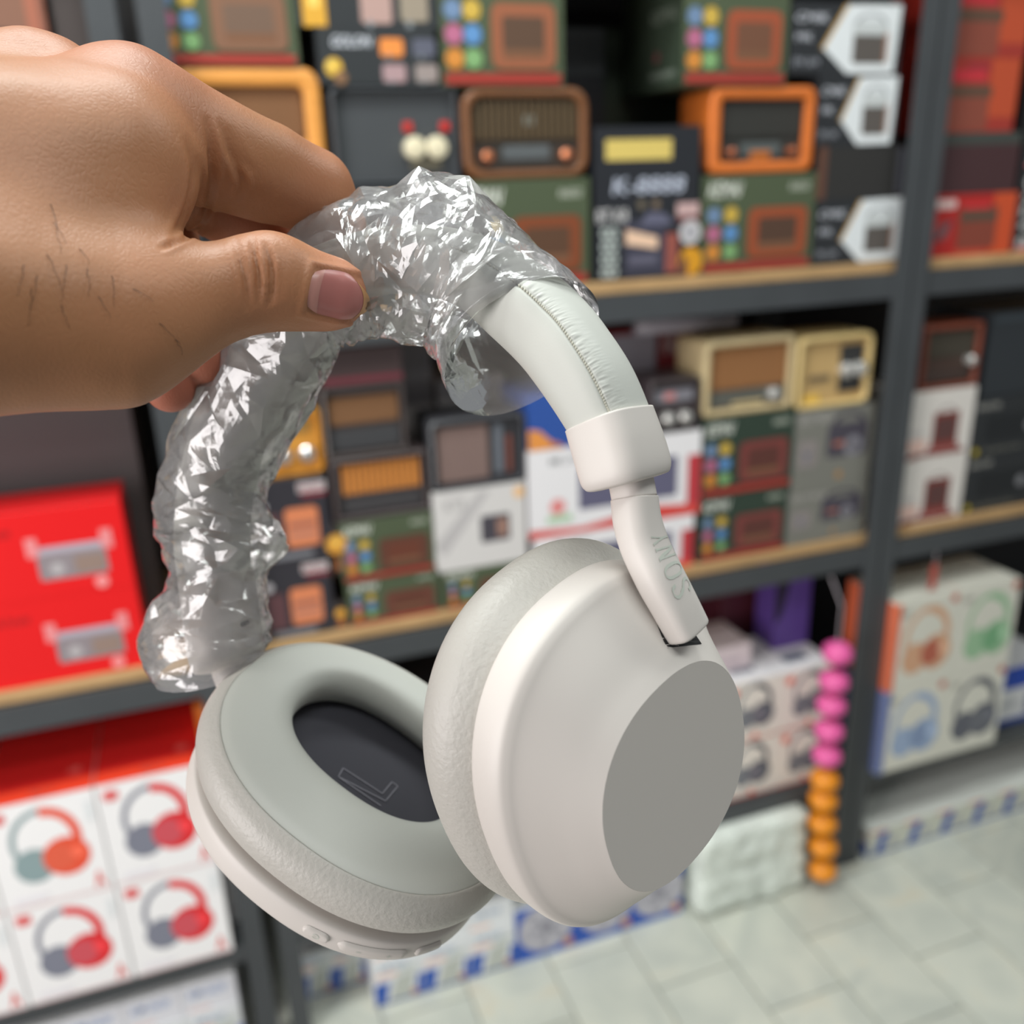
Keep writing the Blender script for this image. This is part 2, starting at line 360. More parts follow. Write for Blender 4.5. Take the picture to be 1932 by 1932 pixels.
def art_blackphones(P):
    P.rect(0, 0, 1, 1, (226, 218, 208)); phones(P, .6, .56, .78, (120, 122, 128), (74, 78, 86), (112, 108, 118)); P.ell(.2, .85, .07, (226, 96, 66)); P.rect(.02, .0, .98, .03, (190, 96, 78)); P.ell(.62, .06, .05, (222, 92, 66))
def art_pastel(c1, c2, bar=None):
    def f(P):
        P.rect(0, 0, 1, 1, (212, 210, 198)); phones(P, .55, .52, .78, c1, c1, c2); P.text('BT', .1, .84, .24, .9, (120, 118, 112)); P.ell(.92, .94, .045, (190, 84, 66))
        if bar: P.rect(0, 0, .09, 1, bar)
    return f
def art_bluewhite(P):
    P.rect(0, 0, 1, 1, (214, 214, 216)); P.rect(0, .62, 1, 1, (24, 66, 168)); P.rect(0, 0, 1, .1, (58, 84, 160)); P.rr(.62, .14, 1, .5, .05, (110, 114, 138)); P.text('WIRELESS', .08, .3, .5, .42, (150, 152, 158))
def art_lantern(P):
    P.rect(0, 0, 1, 1, (216, 210, 204)); P.arc(.62, .62, .14, .14, .2, 0, 180, (150, 142, 140)); P.rect(.44, .16, .8, .66, (124, 60, 54)); P.rect(.48, .24, .76, .58, (92, 62, 60)); P.rect(.4, .1, .84, .17, (150, 76, 72))
    P.rect(.18, .03, .92, .09, (126, 52, 46)); P.poly([(.08, .0), (.26, .0), (.26, .06), (.16, .08)], (126, 52, 46)); P.rect(.03, .12, .36, .3, (226, 190, 178)); P.rect(.1, .36, .3, .42, (196, 190, 188))
def art_redradio(P):
    P.rect(0, 0, 1, 1, (174, 42, 38)); P.rect(.74, 0, 1, 1, (200, 80, 44)); P.rr(.05, .78, .32, .92, .05, (216, 190, 186)); P.rr(.36, .1, .8, .8, .05, (132, 66, 52)); P.rect(.38, .56, .8, .7, (84, 74, 62)); P.rect(.4, .76, .7, .84, (200, 50, 56)); P.ell(.2, .42, .14, (150, 84, 84)); P.poly([(.1, .28), (.16, .26), (.3, .56), (.26, .6)], (84, 78, 84)); P.rect(.34, .0, .7, .09, (196, 76, 56))
def art_redradio2(P):
    P.rect(0, 0, 1, 1, (160, 56, 46)); P.rect(.62, .2, 1, 1, (186, 78, 48)); P.rr(.1, .02, .64, .66, .04, (136, 72, 58)); P.rect(.1, .48, .66, .62, (92, 72, 58)); P.rect(.14, .7, .56, .84, (196, 52, 62)); P.rect(.3, .86, .6, .92, (150, 50, 60))
def art_blacktext(P):
    P.rect(0, 0, 1, 1, (44, 46, 48)); P.text('GREATER', .04, .82, .36, .92, (160, 158, 152)); P.ell(.1, .1, .06, (188, 168, 40)); P.text('BLUETOOTH', .22, .06, .72, .13, (120, 118, 108)); P.rr(.2, .26, .9, .7, .05, (34, 36, 38)); P.ell(.8, .46, .1, (128, 128, 132))
def art_blackred(P):
    P.rect(0, 0, 1, 1, (40, 42, 44)); P.text('RADIO', .1, .06, .4, .94, (190, 188, 186), 0, True); P.rect(.08, 0, 1, .05, (196, 106, 110))
def art_fan(P):
    P.rect(0, 0, 1, 1, (222, 224, 226)); P.text('KM-5620', .16, .78, .72, .9, (128, 152, 186), .3); P.rect(.06, .62, .5, .7, (240, 196, 178)); P.poly([(.02, .0), (.02, .5), (.34, .5), (.22, .0)], (44, 86, 172)); P.poly([(.3, .04), (.46, .56), (.86, .6), (.72, .06)], (186, 190, 182)); P.poly([(.84, 0), (.9, .5), (1, .5), (1, 0)], (44, 86, 172)); P.rect(0, 0, 1, .05, (58, 88, 150)); P.ell(.82, .12, .07, (190, 138, 112)); P.rect(.5, .66, .92, .74, (196, 204, 196))
def art_fanblue(P):
    P.rect(0, 0, 1, 1, (40, 84, 176)); P.ell(.5, .54, .46, (178, 176, 184)); P.ell(.5, .54, .36, (196, 194, 200))
    for k in range(6):
        a = k * math.pi / 3; q = P.h / P.w; P.poly([(.5, .54), (.5 + .33 * q * math.cos(a), .54 + .33 * math.sin(a)), (.5 + .33 * q * math.cos(a + .6), .54 + .33 * math.sin(a + .6))], (158, 156, 166))
    P.ell(.5, .54, .1, (140, 138, 148)); P.ell(.86, .14, .08, (206, 142, 96)); P.rect(0, 0, 1, .04, (96, 130, 200))
def top_white(P): P.rect(0, 0, 1, 1, (232, 234, 232)); P.text('KM', .4, .3, .6, .5, (150, 164, 190))
def top_whitelogo(P): P.rect(0, 0, 1, 1, (232, 230, 232)); P.rr(.3, .2, .74, .4, .03, (96, 104, 122))
def side_green(P): P.rect(0, 0, 1, 1, (52, 62, 50)); P.text('KEMAI', .5, .6, .9, .72, (110, 118, 106)); P.ell(.6, .3, .05, (110, 60, 64)); P.rect(.5, .1, .9, .16, (100, 108, 98))
def side_plain(c):
    return lambda P: P.rect(0, 0, 1, 1, c)

# --- radios (devices): rounded case, recessed front, grille, dial and knobs
def radio(label, rect, case, panel, knobs=(), slats=0, slatcol=None, dial=None, depth=.1, dy=0., r=.012, frame=.014, grille=(.04, .34, .96, .95), name='retro_radio', group=None, kr=.05, kcol=(206, 204, 200), metal=.6, lamps=(), extra=None, kmat=None):
    X0, X1, Y0, Y1, Z0, Z1 = place(*rect, dy=dy, depth=depth); w, h = X1 - X0, Z1 - Z0
    R = thing(name, ((X0 + X1) / 2, Y0, Z0), label, 'radio', group)
    mc = mat('case_%d_%d_%d' % tuple(case), case, .38, vary=.12, vscale=25, stretch=((1, 1, 7), (0, 0, 0)), bump=.0002, bscale=200)
    mp = mat('panel_%d_%d_%d' % tuple(panel), panel, .55)
    b = MB(); f = frame
    O = lambda i, y: [(x, y, z) for x, z in rrect(X0 + i, Z0 + i, X1 - i, Z1 - i, max(.003, r - i * .5), 5)]
    b.loft([O(.004, Y1), O(0, Y1 - .004), O(0, Y0 + .005), O(.0015, Y0 + .0015), O(.005, Y0), O(f - .002, Y0), O(f, Y0 + .002), O(f, Y0 + .012)], True, False)
    b.obj('case', mc, R, True)
    MB().loft([O(f - .001, Y0 + .012), O(f - .001, Y0 + .0105)]).obj('front_panel', mp, R)
    px0, pz0, pw, ph = X0 + f, Z0 + f, w - 2 * f, h - 2 * f
    U = lambda u: px0 + u * pw
    Vv = lambda v: pz0 + v * ph
    yp = Y0 + .0105
    g = grille
    if slats:
        ms = mat('slat_%d_%d_%d' % tuple(slatcol), slatcol, .5); me = None
        sw = (g[2] - g[0]) * pw / slats
        for k in range(slats):
            if me is None: o = rbox(MB(), 0, 0, 0, sw * .68, .004, (g[3] - g[1]) * ph, .0015, .001).obj('slat', ms); o.parent = R; me = o.data
            else: o = bpy.data.objects.new('slat', me); COL.objects.link(o); o.parent = R
            o.location = np.array((U(g[0]) + (k + .16) * sw, yp - .0045, Vv(g[1]))) - np.array(R['o'])
    elif slatcol:
        rbox(MB(), U(g[0]), yp - .003, Vv(g[1]), U(g[2]), yp - .0004, Vv(g[3]), .004, .001).obj('speaker_grille', mat('cloth_%d_%d_%d' % tuple(slatcol), slatcol, .9, bump=.0012, bscale=500, kind='voronoi'), R)
    if dial:
        du0, dv0, du1, dv1, dc = dial
        rbox(MB(), U(du0), yp - .003, Vv(dv0), U(du1), yp - .0004, Vv(dv1), .002, .001).obj('dial', mat('dial_%d_%d_%d' % tuple(dc), dc, .25), R)
    mk = mat('knob_%d_%d_%d' % tuple(kcol), kcol, .22, metal)
    for (u, v) in knobs:
        q = kr * ph; k = cyl_y(MB(), U(u), Vv(v), q, yp - .015, yp - .0006, 24, .002).obj('knob', mk, R, False); sub(k, R)
        cyl_y(MB(), U(u), Vv(v), q * .55, yp - .0168, yp - .0152, 20, .0008).obj('knob_cap', mk, k)
    for (u, v, c, su, sv) in lamps:
        rbox(MB(), U(u - su), yp - .0035, Vv(v - sv), U(u + su), yp - .0004, Vv(v + sv), .002, .001).obj('badge', mat('badge_%d_%d_%d' % tuple(c), c, .4), R)
    return R

# ===== upper shelf, behind the hand and right of it
carton('green radio box under the brown wooden radio, half behind the plastic film', (866, 338, 1112, 528), GREEN, art_green((92, 66, 50), (128, 70, 44)))
carton('tall black box printed with a yellow bar and large pale letters', (1122, 238, 1318, 522), (40, 42, 47), art_k8888, depth=.15)
carton('green radio box with six coloured dots, under the orange radio', (1324, 328, 1534, 516), GREEN, art_green())
carton('black box with white tag shaped panel, standing on the board at the post', (1536, 374, 1704, 500), BLACK, art_tag)
carton('plain charcoal box between two white tag boxes beside the post', (1538, 276, 1702, 374), (48, 47, 46), lambda P: P.rect(0, 0, 1, 1, (50, 49, 48)).rect(0, 0, .1, 1, (96, 66, 54)).rect(.93, .05, 1, .95, (84, 84, 92)))
carton('black box with white tag panel, second of the column from its top beside the post', (1542, 142, 1692, 276), BLACK, art_tag)
carton('black box with white tag panel, topmost of the column beside the post', (1490, 4, 1700, 142), BLACK, art_tag)
def art_dark1(P): P.rect(0, 0, 1, 1, (52, 54, 58)).text('RADIO', .1, .7, .4, .82, (110, 112, 116))
carton('black box under the charcoal radio with two cream knobs', (622, 350, 864, 526), (50, 52, 56), art_dark1)
carton('black box under the honey coloured wooden radio, behind the fingers', (336, 372, 618, 560), (52, 50, 50), art_dark1)
radio('charcoal radio with two large cream knobs and two red marks', (628, 160, 868, 350), (70, 73, 77), (64, 67, 70), knobs=((.64, .36), (.83, .36)), kr=.13, kcol=(226, 216, 186), metal=0, lamps=((.6, .6, (190, 52, 46), .04, .055), (.92, .6, (196, 48, 42), .04, .055), (.74, .17, (126, 120, 102), .13, .045)), r=.012, frame=.006)
radio('brown wooden radio with rounded frame, dark front and two copper knobs', (874, 164, 1112, 334), (118, 76, 46), (54, 48, 42), knobs=((.14, .2), (.86, .2)), kr=.085, kcol=(206, 130, 92), slats=16, slatcol=(84, 68, 46), grille=(.02, .42, .98, .97), dial=(.28, .14, .72, .34, (92, 96, 98)), lamps=((.52, .68, (132, 140, 136), .05, .07),), r=.026, frame=.012)
radio('bright orange wooden radio with dark open front', (1342, 162, 1540, 320), (206, 110, 44), (50, 50, 47), knobs=((.14, .16), (.86, .16)), kr=.075, kcol=(150, 84, 52), metal=.2, dial=(.26, .08, .74, .3, (84, 90, 90)), lamps=((.5, .1, (176, 102, 44), .12, .08),), slatcol=(46, 46, 43), grille=(.02, .4, .98, .98), r=.016, frame=.018)
radio('large honey coloured wooden radio with brown mesh front behind the fingers', (330, 126, 612, 372), (222, 152, 74), (116, 78, 48), slatcol=(122, 84, 54), grille=(.02, .46, .98, .98), dial=(.02, .2, .98, .42, (206, 158, 96)), knobs=((.2, .1), (.8, .1)), kr=.06, r=.022, frame=.022)
# upper row, standing on the lower ones
carton('black box with four small radio pictures, above the charcoal radio', (558, 52, 822, 166), (50, 53, 55), art_fourradio, dy=.0)
def art_fourtop(P):
    P.rect(0, 0, 1, 1, (50, 53, 55)); P.rr(.44, .06, .66, .62, .06, (176, 146, 138)); P.rr(.72, .1, .92, .6, .06, (150, 138, 122)); P.ell(.5, .05, .06, (128, 134, 138)); P.ell(.78, .05, .06, (128, 134, 138)); P.rect(.04, .0, .2, .9, (212, 160, 60)); P.rect(.09, .3, .15, .9, (240, 208, 110))
carton('black box with radio pictures, topmost above the charcoal radio', (556, -70, 826, 52), (50, 53, 55), art_fourtop)
carton('green radio box with red stripe, on top of the honey wooden radio', (282, -90, 556, 126), GREEN, art_green((110, 88, 74), (126, 92, 72)))
carton('green radio box with red stripe, on top of the brown rounded radio', (828, -80, 1062, 164), GREEN, art_green((92, 70, 56), (150, 92, 66)))
carton('green radio box with dark side showing, on top of the orange radio', (1290, -70, 1488, 160), GREEN, art_green((112, 76, 58), (158, 80, 54)), depth=.2, dy=-.002, side=side_green)
carton('black box standing in for the dark gap between two green boxes', (1074, -60, 1176, 236), (46, 46, 50), lambda P: P.rect(0, 0, 1, 1, (46, 46, 50)).rect(0, .82, 1, 1, (74, 76, 78)), dy=.16, wp=(.566, .71, DF + .2, DF + .36, LV[2] + .0004, 1.68))  # box added to fill the dark gap between the green boxes
carton('dark green box at the back with faint lettering, left of the orange radio', (1180, 0, 1296, 240), DGREEN, lambda P: P.rect(0, 0, 1, 1, (54, 62, 50)).text('KEMAI', .2, .34, .66, .42, (104, 110, 100)).text('RADIO', .3, .2, .7, .25, (98, 104, 94)), wp=(.715, .87, DF + .225, DF + .37, LV[2] + .0004, 1.685))
# ===== left rack, top
carton('brown printed radio box, upper shelf at the picture corner above the knuckles', (-20, -60, 126, 88), (128, 82, 66), lambda P: P.rr(.05, .1, .95, .95, .1, (158, 98, 78)).rr(.15, .25, .85, .85, .06, (128, 92, 76)).rect(.2, .4, .7, .5, (76, 64, 58)), wp=(-.245, -.105, DF + .012, DF + .16, 1.555, 1.72))
carton('grey green box under the brown printed box on the left rack', (-20, 92, 190, 360), (84, 90, 84), lambda P: P.rect(0, 0, 1, 1, (84, 90, 84)), wp=(-.26, -.1, DF + .012, DF + .18, LV[2] + .0004, 1.5546))
carton('dark narrow box beside the post on the left rack top', (130, 0, 200, 300), (70, 62, 60), None, wp=(-.098, -.06, DF + .02, DF + .18, LV[2] + .0004, 1.70))
# ===== middle shelf, centre
carton('black box with orange radio picture, lower of two at the rack post', (498, 1056, 628, 1206), (50, 48, 54), art_gramobox)
carton('black box with orange radio picture, upper of two at the rack post', (484, 902, 622, 1056), (50, 48, 54), art_gramobox)
def art_gramo(P): P.rect(0, 0, 1, 1, (56, 48, 46)); P.ell(.5, .62, .2, (214, 152, 56)); P.poly([(.3, .5), (.7, .5), (.55, .2), (.45, .2)], (196, 122, 50)); P.rect(.1, .1, .9, .24, (176, 110, 70)); P.ell(.5, .66, .09, (230, 184, 90))
carton('slim box printed with a golden gramophone, lower one', (622, 1140, 654, 1202), (56, 48, 46), art_gramo, depth=.1)
carton('slim box printed with a golden gramophone, upper one', (606, 992, 642, 1086), (56, 48, 46), art_gramo, depth=.1, wp=None)
carton('green radio box with dots, lower of the two beside the golden gramophone boxes', (656, 1086, 832, 1198), GREEN, art_green((96, 56, 44), (104, 62, 50)))
carton('green radio box with dots, upper of the two beside the golden gramophone boxes', (642, 976, 820, 1090), GREEN, art_green((104, 58, 44), (96, 60, 48)))
carton('green radio box mostly behind the near ear cushion', (836, 1066, 1010, 1170), GREEN, art_green((96, 56, 44), (104, 62, 50)))
carton('white box with small dark radio picture, beside the large white and red boxes', (816, 920, 992, 1064), (212, 208, 206), art_whitegrey)
carton('white and red box with big grey radio picture, lower one behind the stem', (1006, 994, 1306, 1100), (226, 222, 224), art_whitered)
carton('white and red box with big grey radio picture, upper one', (996, 832, 1320, 996), (226, 222, 224), art_whitered)
carton('green radio box with dots, lower of the pair under the cream radio', (1308, 930, 1482, 1076), DGREEN, art_green((92, 54, 48), (120, 62, 58), g=(50, 64, 54)))
carton('green radio box with dots, upper of the pair under the cream radio', (1320, 782, 1496, 926), DGREEN, art_green((92, 54, 48), (120, 62, 58), g=(50, 64, 54)))
carton('grey box printed with a dark boombox, lower of two at the double post', (1480, 922, 1628, 1054), (122, 121, 114), art_grey)
carton('grey box printed with a dark boombox, upper of two at the double post', (1494, 770, 1642, 918), (122, 121, 114), art_grey)
radio('gold radio with two shiny chrome knobs on black boxes', (488, 772, 612, 904), (188, 130, 50), (196, 136, 50), knobs=((.33, .3), (.75, .3)), kr=.13, dial=(.2, .66, .84, .84, (150, 118, 66)), slatcol=None, r=.014, frame=.006, kcol=(236, 232, 230), metal=.9)
radio('brown radio with bright orange slatted grille', (626, 858, 814, 976), (66, 56, 56), (60, 56, 58), slats=13, slatcol=(206, 132, 60), grille=(.06, .4, .96, .95), dial=(.06, .05, .95, .3, (66, 64, 66)), r=.006, frame=.008)
carton('slate box under the black radio with pink grille', (818, 900, 992, 924), (60, 60, 64), None, wp=None) if False else None
radio('black radio with pinkish speaker grille and red side mark', (812, 786, 994, 922), (58, 58, 62), (54, 54, 58), slatcol=(126, 104, 98), grille=(.04, .05, .62, .92), lamps=((.74, .5, (104, 108, 116), .05, .4), (.86, .4, (120, 70, 60), .03, .3)), r=.012, frame=.007)
radio('dark brown radio with dim orange band, above the slatted radio', (602, 728, 768, 858), (66, 58, 56), (62, 56, 56), slatcol=(120, 84, 54), grille=(.03, .46, .97, .9), dial=(.03, .05, .97, .36, (66, 66, 68)), r=.006, frame=.007)
carton('dark red box on top of the dark brown radio', (604, 616, 756, 728), (78, 56, 56), lambda P: P.rect(0, 0, 1, 1, (74, 60, 60)).rect(0, .1, 1, .25, (116, 52, 62)).rect(.05, .5, .95, .9, (66, 54, 54)))
carton('pale grey box standing on end in the middle of the shelf', (756, 636, 846, 900), (166, 158, 156), lambda P: P.rect(0, 0, 1, 1, (170, 162, 160)).rect(0, .72, 1, 1, (142, 136, 136)).poly([(0, .3), (.6, .7), (.6, .6), (0, .2)], (146, 138, 138)), wp=(.285, .375, DF + .16, DF + .3, LV[1] + .0004, 1.225))
carton('pale box with dark picture, half behind the plastic film', (846, 640, 984, 800), (170, 162, 160), lambda P: P.rect(0, 0, 1, 1, (176, 170, 168)).rect(.5, .1, 1, .7, (80, 74, 76)).rect(0, 0, 1, .18, (190, 186, 184)), wp=(.38, .5, DF + .15, DF + .29, LV[1] + .0004, 1.14))
carton('deep blue box with orange corner, seen inside the headband', (996, 742, 1112, 860), (50, 84, 158), art_blue, wp=None)
radio('small maroon radio with two chrome knobs above the white and red boxes', (1180, 622, 1292, 712), (112, 38, 46), (116, 34, 42), knobs=((.34, .36), (.72, .36)), kr=.15, lamps=((.5, .86, (150, 140, 148), .46, .1),), r=.006, frame=.005, wp=None) if False else None
radio('black radio with two bright knobs and silver dial, beside the cream radio', (1228, 716, 1322, 832), (58, 50, 52), (62, 54, 56), knobs=((.36, .24), (.74, .24)), kr=.13, dial=(.06, .58, .94, .84, (134, 132, 140)), lamps=((.4, .7, (206, 130, 128), .12, .07),), r=.006, frame=.005)
carton('maroon box with silver strip and round marks, behind the headband end', (1150, 618, 1292, 716), (112, 38, 46), lambda P: P.rect(0, 0, 1, 1, (116, 38, 46)).rect(0, .68, 1, .98, (132, 128, 136)).rect(.2, .76, .4, .92, (170, 110, 108)).ell(.5, .34, .16, (146, 112, 112)).ell(.74, .32, .16, (146, 112, 112)).rect(0, 0, 1, .1, (190, 184, 184)), wp=(.665, .79, DF + .15, DF + .27, LV[1] + .0004, 1.195))
carton('dark red box between the maroon box and the cream radio', (1292, 640, 1334, 800), (104, 40, 42), lambda P: P.rect(0, 0, 1, 1, (108, 40, 44)).text('RADIO', .1, .86, .9, .96, (150, 140, 136), .3), wp=(.795, .87, DF + .15, DF + .27, LV[1] + .0004, 1.205))
radio('cream framed radio with brown cloth front', (1330, 638, 1500, 782), (190, 170, 130), (132, 92, 56), slatcol=(144, 98, 58), grille=(.01, .32, .99, .99), dial=(.02, .02, .98, .29, (92, 92, 86)), knobs=((.82, .17),), kr=.1, lamps=((.5, .07, (196, 176, 130), .2, .03),), r=.012, frame=.012)
radio('gold and cream radio with two chrome knobs at the double post', (1506, 632, 1646, 768), (206, 180, 124), (190, 158, 106), knobs=((.68, .5), (.88, .5)), kr=.12, dial=(.6, .14, .96, .9, (54, 54, 54)), lamps=((.3, .4, (116, 100, 76), .16, .05), (.2, .05, (226, 184, 80), .12, .09)), r=.016, frame=.01)
t = thing('grey_pipe', (.9, DF + .1, 1.2), 'grey pipe hung under the upper board above the maroon box', 'pipe')  # plain pipe under the board, emits nothing
x0, x1 = on_y(1200, 578, DF + .06)[0], on_y(1386, 570, DF + .06)[0]
tube(MB(), [(x0, DF + .06, 1.214), (x1, DF + .06, 1.214)], .014, 14).obj('tube', mat('grey_plastic_tube', (128, 122, 128), .35), t, True)
MB().box(x0 + .02, DF + .05, 1.2276, x0 + .04, DF + .07, 1.2359).box(x1 - .04, DF + .05, 1.2276, x1 - .02, DF + .07, 1.2359).obj('clip', m_steel, t)
# ===== left rack, middle: two columns of red boxes, and the white headphone boxes below
zA = LV[1] + .0004
carton('added dark grey box toning the bay interior behind the bright red boxes', None, (92, 84, 84), lambda P: P.rect(0, 0, 1, 1, (94, 86, 86)), wp=(-.62, -.1, DF + .16, DF + .34, zA, zA + .42))  # added so the bay interior above the red boxes reads grey, not black
for (x0_, x1_, d_) in ((-.337, -.124, 'at the post'), (-.56, -.34, 'at the picture edge')):
    for k, wh in enumerate(('lower', 'upper')):
        carton('bright red radio box with grey radio picture, %s one %s' % (wh, d_), None, (214, 20, 24), art_red, wp=(x0_, x1_, DF + .012, DF + .11, zA + k * .1305, zA + .130 + k * .1305), group='bright red radio boxes')
zB = LV[0] + .0004
for ci, (x0_, x1_, cn) in enumerate(((-.232, -.078, 'column nearest the post'), (-.388, -.2345, 'second column from the post'), (-.545, -.3905, 'third column from the post'))):
    for k, wh in enumerate(('lower', 'upper')):
        orange = (ci == 1 and k == 1)
        carton('white box with %s headphone picture, %s of the %s' % ('orange and grey' if orange else 'red and grey', wh, cn), None, (240, 238, 238),
               art_redphones((140, 160, 162), (232, 84, 56), (226, 96, 70)) if orange else art_redphones(), wp=(x0_, x1_, DF - .0125, DF + .19, zB + k * .1865, zB + .186 + k * .1865), name='headphone_box', top=top_redphones, group='white headphone boxes with red tops')
carton('small orange box between the white headphone boxes and the post', None, (222, 120, 44), lambda P: P.rect(0, 0, 1, 1, (226, 124, 46)), wp=(-.0765, -.042, DF + .05, DF + .16, zB + .2005, zB + .44), name='accessory_box')
carton('narrow white box under the small orange box at the post', None, (206, 204, 206), None, wp=(-.0765, -.042, DF + .05, DF + .16, zB, zB + .20), name='accessory_box')
# ===== low shelf, centre rack
for k, wh in enumerate(('lower', 'upper')):
    for c, cn in ((0, 'left'), (1, 'right')):
        xa = 1.008 + (c - 1) * .129
        carton('cream box with black headphone picture, %s one beside the %s' % (wh, 'pink balls' if c else 'ear cup'), None, (226, 218, 208), art_blackphones, wp=(xa, xa + .128, DF + .012, DF + .17, zB + k * .137, zB + .1365 + k * .137), name='headphone_box', top=top_whitelogo, group='cream headphone boxes')
carton('white box lying on the cream headphone boxes', None, (222, 206, 206), lambda P: P.rect(0, 0, 1, 1, (222, 206, 208)).rect(.2, .3, .8, .5, (196, 180, 186)), wp=(.86, .97, DF + .06, DF + .165, zB + .274, zB + .33), name='accessory_box')
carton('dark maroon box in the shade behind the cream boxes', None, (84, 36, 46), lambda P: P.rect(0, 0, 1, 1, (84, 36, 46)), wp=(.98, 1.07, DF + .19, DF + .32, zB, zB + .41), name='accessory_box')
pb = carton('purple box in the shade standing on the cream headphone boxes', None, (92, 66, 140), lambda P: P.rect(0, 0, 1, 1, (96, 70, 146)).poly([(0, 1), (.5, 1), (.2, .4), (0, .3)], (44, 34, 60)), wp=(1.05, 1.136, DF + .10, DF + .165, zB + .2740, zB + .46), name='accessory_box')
carton('dark box deep on the low shelf behind the near ear cup', None, (52, 50, 54), lambda P: P.rect(0, 0, 1, 1, (54, 52, 56)), wp=(.06, .4, DF + .15, DF + .33, zB, zB + .3), name='accessory_box')
carton('second dark box deep on the low shelf behind the ear cups', None, (58, 52, 52), lambda P: P.rect(0, 0, 1, 1, (60, 54, 54)), wp=(.41, .74, DF + .15, DF + .33, zB, zB + .33), name='accessory_box')
# balls on strings hanging at the post
def strand(label, pts, col):
    P = [on_y(x, y, DF - .05) for x, y in pts]
    r = thing('ball_strand', tuple(P[0]), label, 'toy'); m = mat('ball_%d_%d_%d' % tuple(col), col, .4, bump=.0006, bscale=60)
    me = None
    for p in P:
        if me is None:
            V = []; F = []; nu, nv = 24, 13
            for j in range(nv):
                th = math.pi * j / (nv - 1)
                for i in range(nu):
                    a = 2 * math.pi * i / nu; q = .0290 * (1 + .035 * math.cos(6 * a) * math.sin(th)); V.append((q * math.sin(th) * math.cos(a), q * math.sin(th) * math.sin(a), (.0242 * math.cos(th))))
            for j in range(nv - 1):
                for i in range(nu): F.append((j * nu + i, (j + 1) * nu + i, (j + 1) * nu + (i + 1) % nu, j * nu + (i + 1) % nu))
            o = mesh_obj('ball', V, F, m, None, True); me = o.data
        else: o = bpy.data.objects.new('ball', me); COL.objects.link(o)
        o.parent = r; o.location = p - np.array(r['o'])
    return r, P
r1, P1 = strand('strand of five bright pink rubber balls hanging at the post', [(1580, 1232), (1573, 1285), (1568, 1330), (1564, 1378), (1560, 1424)], (226, 92, 158))
tube(MB(), [P1[0] + (0, 0, .02), P1[0] + (0, .0, .1), (P1[0][0], DF - .012, .72)], .0015, 6).obj('cord', mat('white_cord', (170, 160, 165), .7), r1)
r2, P2 = strand('strand of five orange rubber balls hanging below the pink ones', [(1556, 1470), (1553, 1508), (1552, 1552), (1553, 1596), (1552, 1640)], (228, 140, 16))
tube(MB(), [P1[-1] - (0, 0, .018), P2[0] + (0, 0, .018)], .0015, 6).obj('cord', mat('white_cord'), r2)
# ===== floor row, centre and left racks
def fanrow(xs, z0, z1, arts, labels, y=DF + .0, depth=.2, top=top_white):
    for (a, b), ar, lb in zip(xs, arts, labels):
        carton(lb, None, (222, 224, 226), ar, wp=(a, b, y, y + depth, z0, z1), name='fan_box', top=top, cat='box', group='fan boxes along the floor')
fanrow([(.15, .243), (.2435, .3365), (.337, .43)], .0006, .1035, [art_fan] * 3, ['white and blue fan box on the floor, first of the row from the rack post', 'white and blue fan box on the floor, second of the row from the rack post', 'white and blue fan box on the floor, third of the row from the rack post'], y=DF + .002)
fanrow([(.15, .243), (.2435, .3365), (.337, .43)], .1037, .17, [lambda P: P.rect(0, 0, 1, 1, (224, 226, 228)).text('KM-5620', .16, .5, .72, .7, (128, 152, 186), .3).rect(.06, .1, .5, .2, (240, 196, 178))] * 3, ['white fan box with blue lettering on top of the row, first from the rack post', 'white fan box with blue lettering on top of the row, second from the rack post', 'white fan box with blue lettering on top of the row, third from the rack post'], y=DF + .004)
fanrow([(.432, .56), (.5605, .688), (.6885, .80)], .0006, .128, [art_fanblue] * 3, ['blue fan box with grey fan picture, farthest of three from the white bundle', 'blue fan box with grey fan picture between two others alike', 'blue fan box with grey fan picture touching the white bundle'], y=DF + .002)
fanrow([(.022, .085), (.0855, .147)], .0006, .105, [art_fan] * 2, ['fan box set back beside the rack post, narrow', 'fan box set back, second from the rack post'], y=DF + .07)
for k in range(5):
    a = -.085 - .0925 * k - .0915; nth = ('first', 'second', 'third', 'fourth', 'fifth')[k]
    fanrow([(a, a + .0915)], .0006, .1, [art_fan], ['white fan box on the floor under the left rack, %s from the post' % nth], y=DF + .01)
    fanrow([(a, a + .0915)], .1003, .17, [lambda P: P.rect(0, 0, 1, 1, (226, 226, 232)).text('KM-5620', .12, .52, .82, .78, (132, 156, 200), .3).rect(.1, .1, .5, .2, (236, 210, 206))], ['white fan box with blue lettering stacked under the left rack, %s from the post' % nth], y=DF + .012)
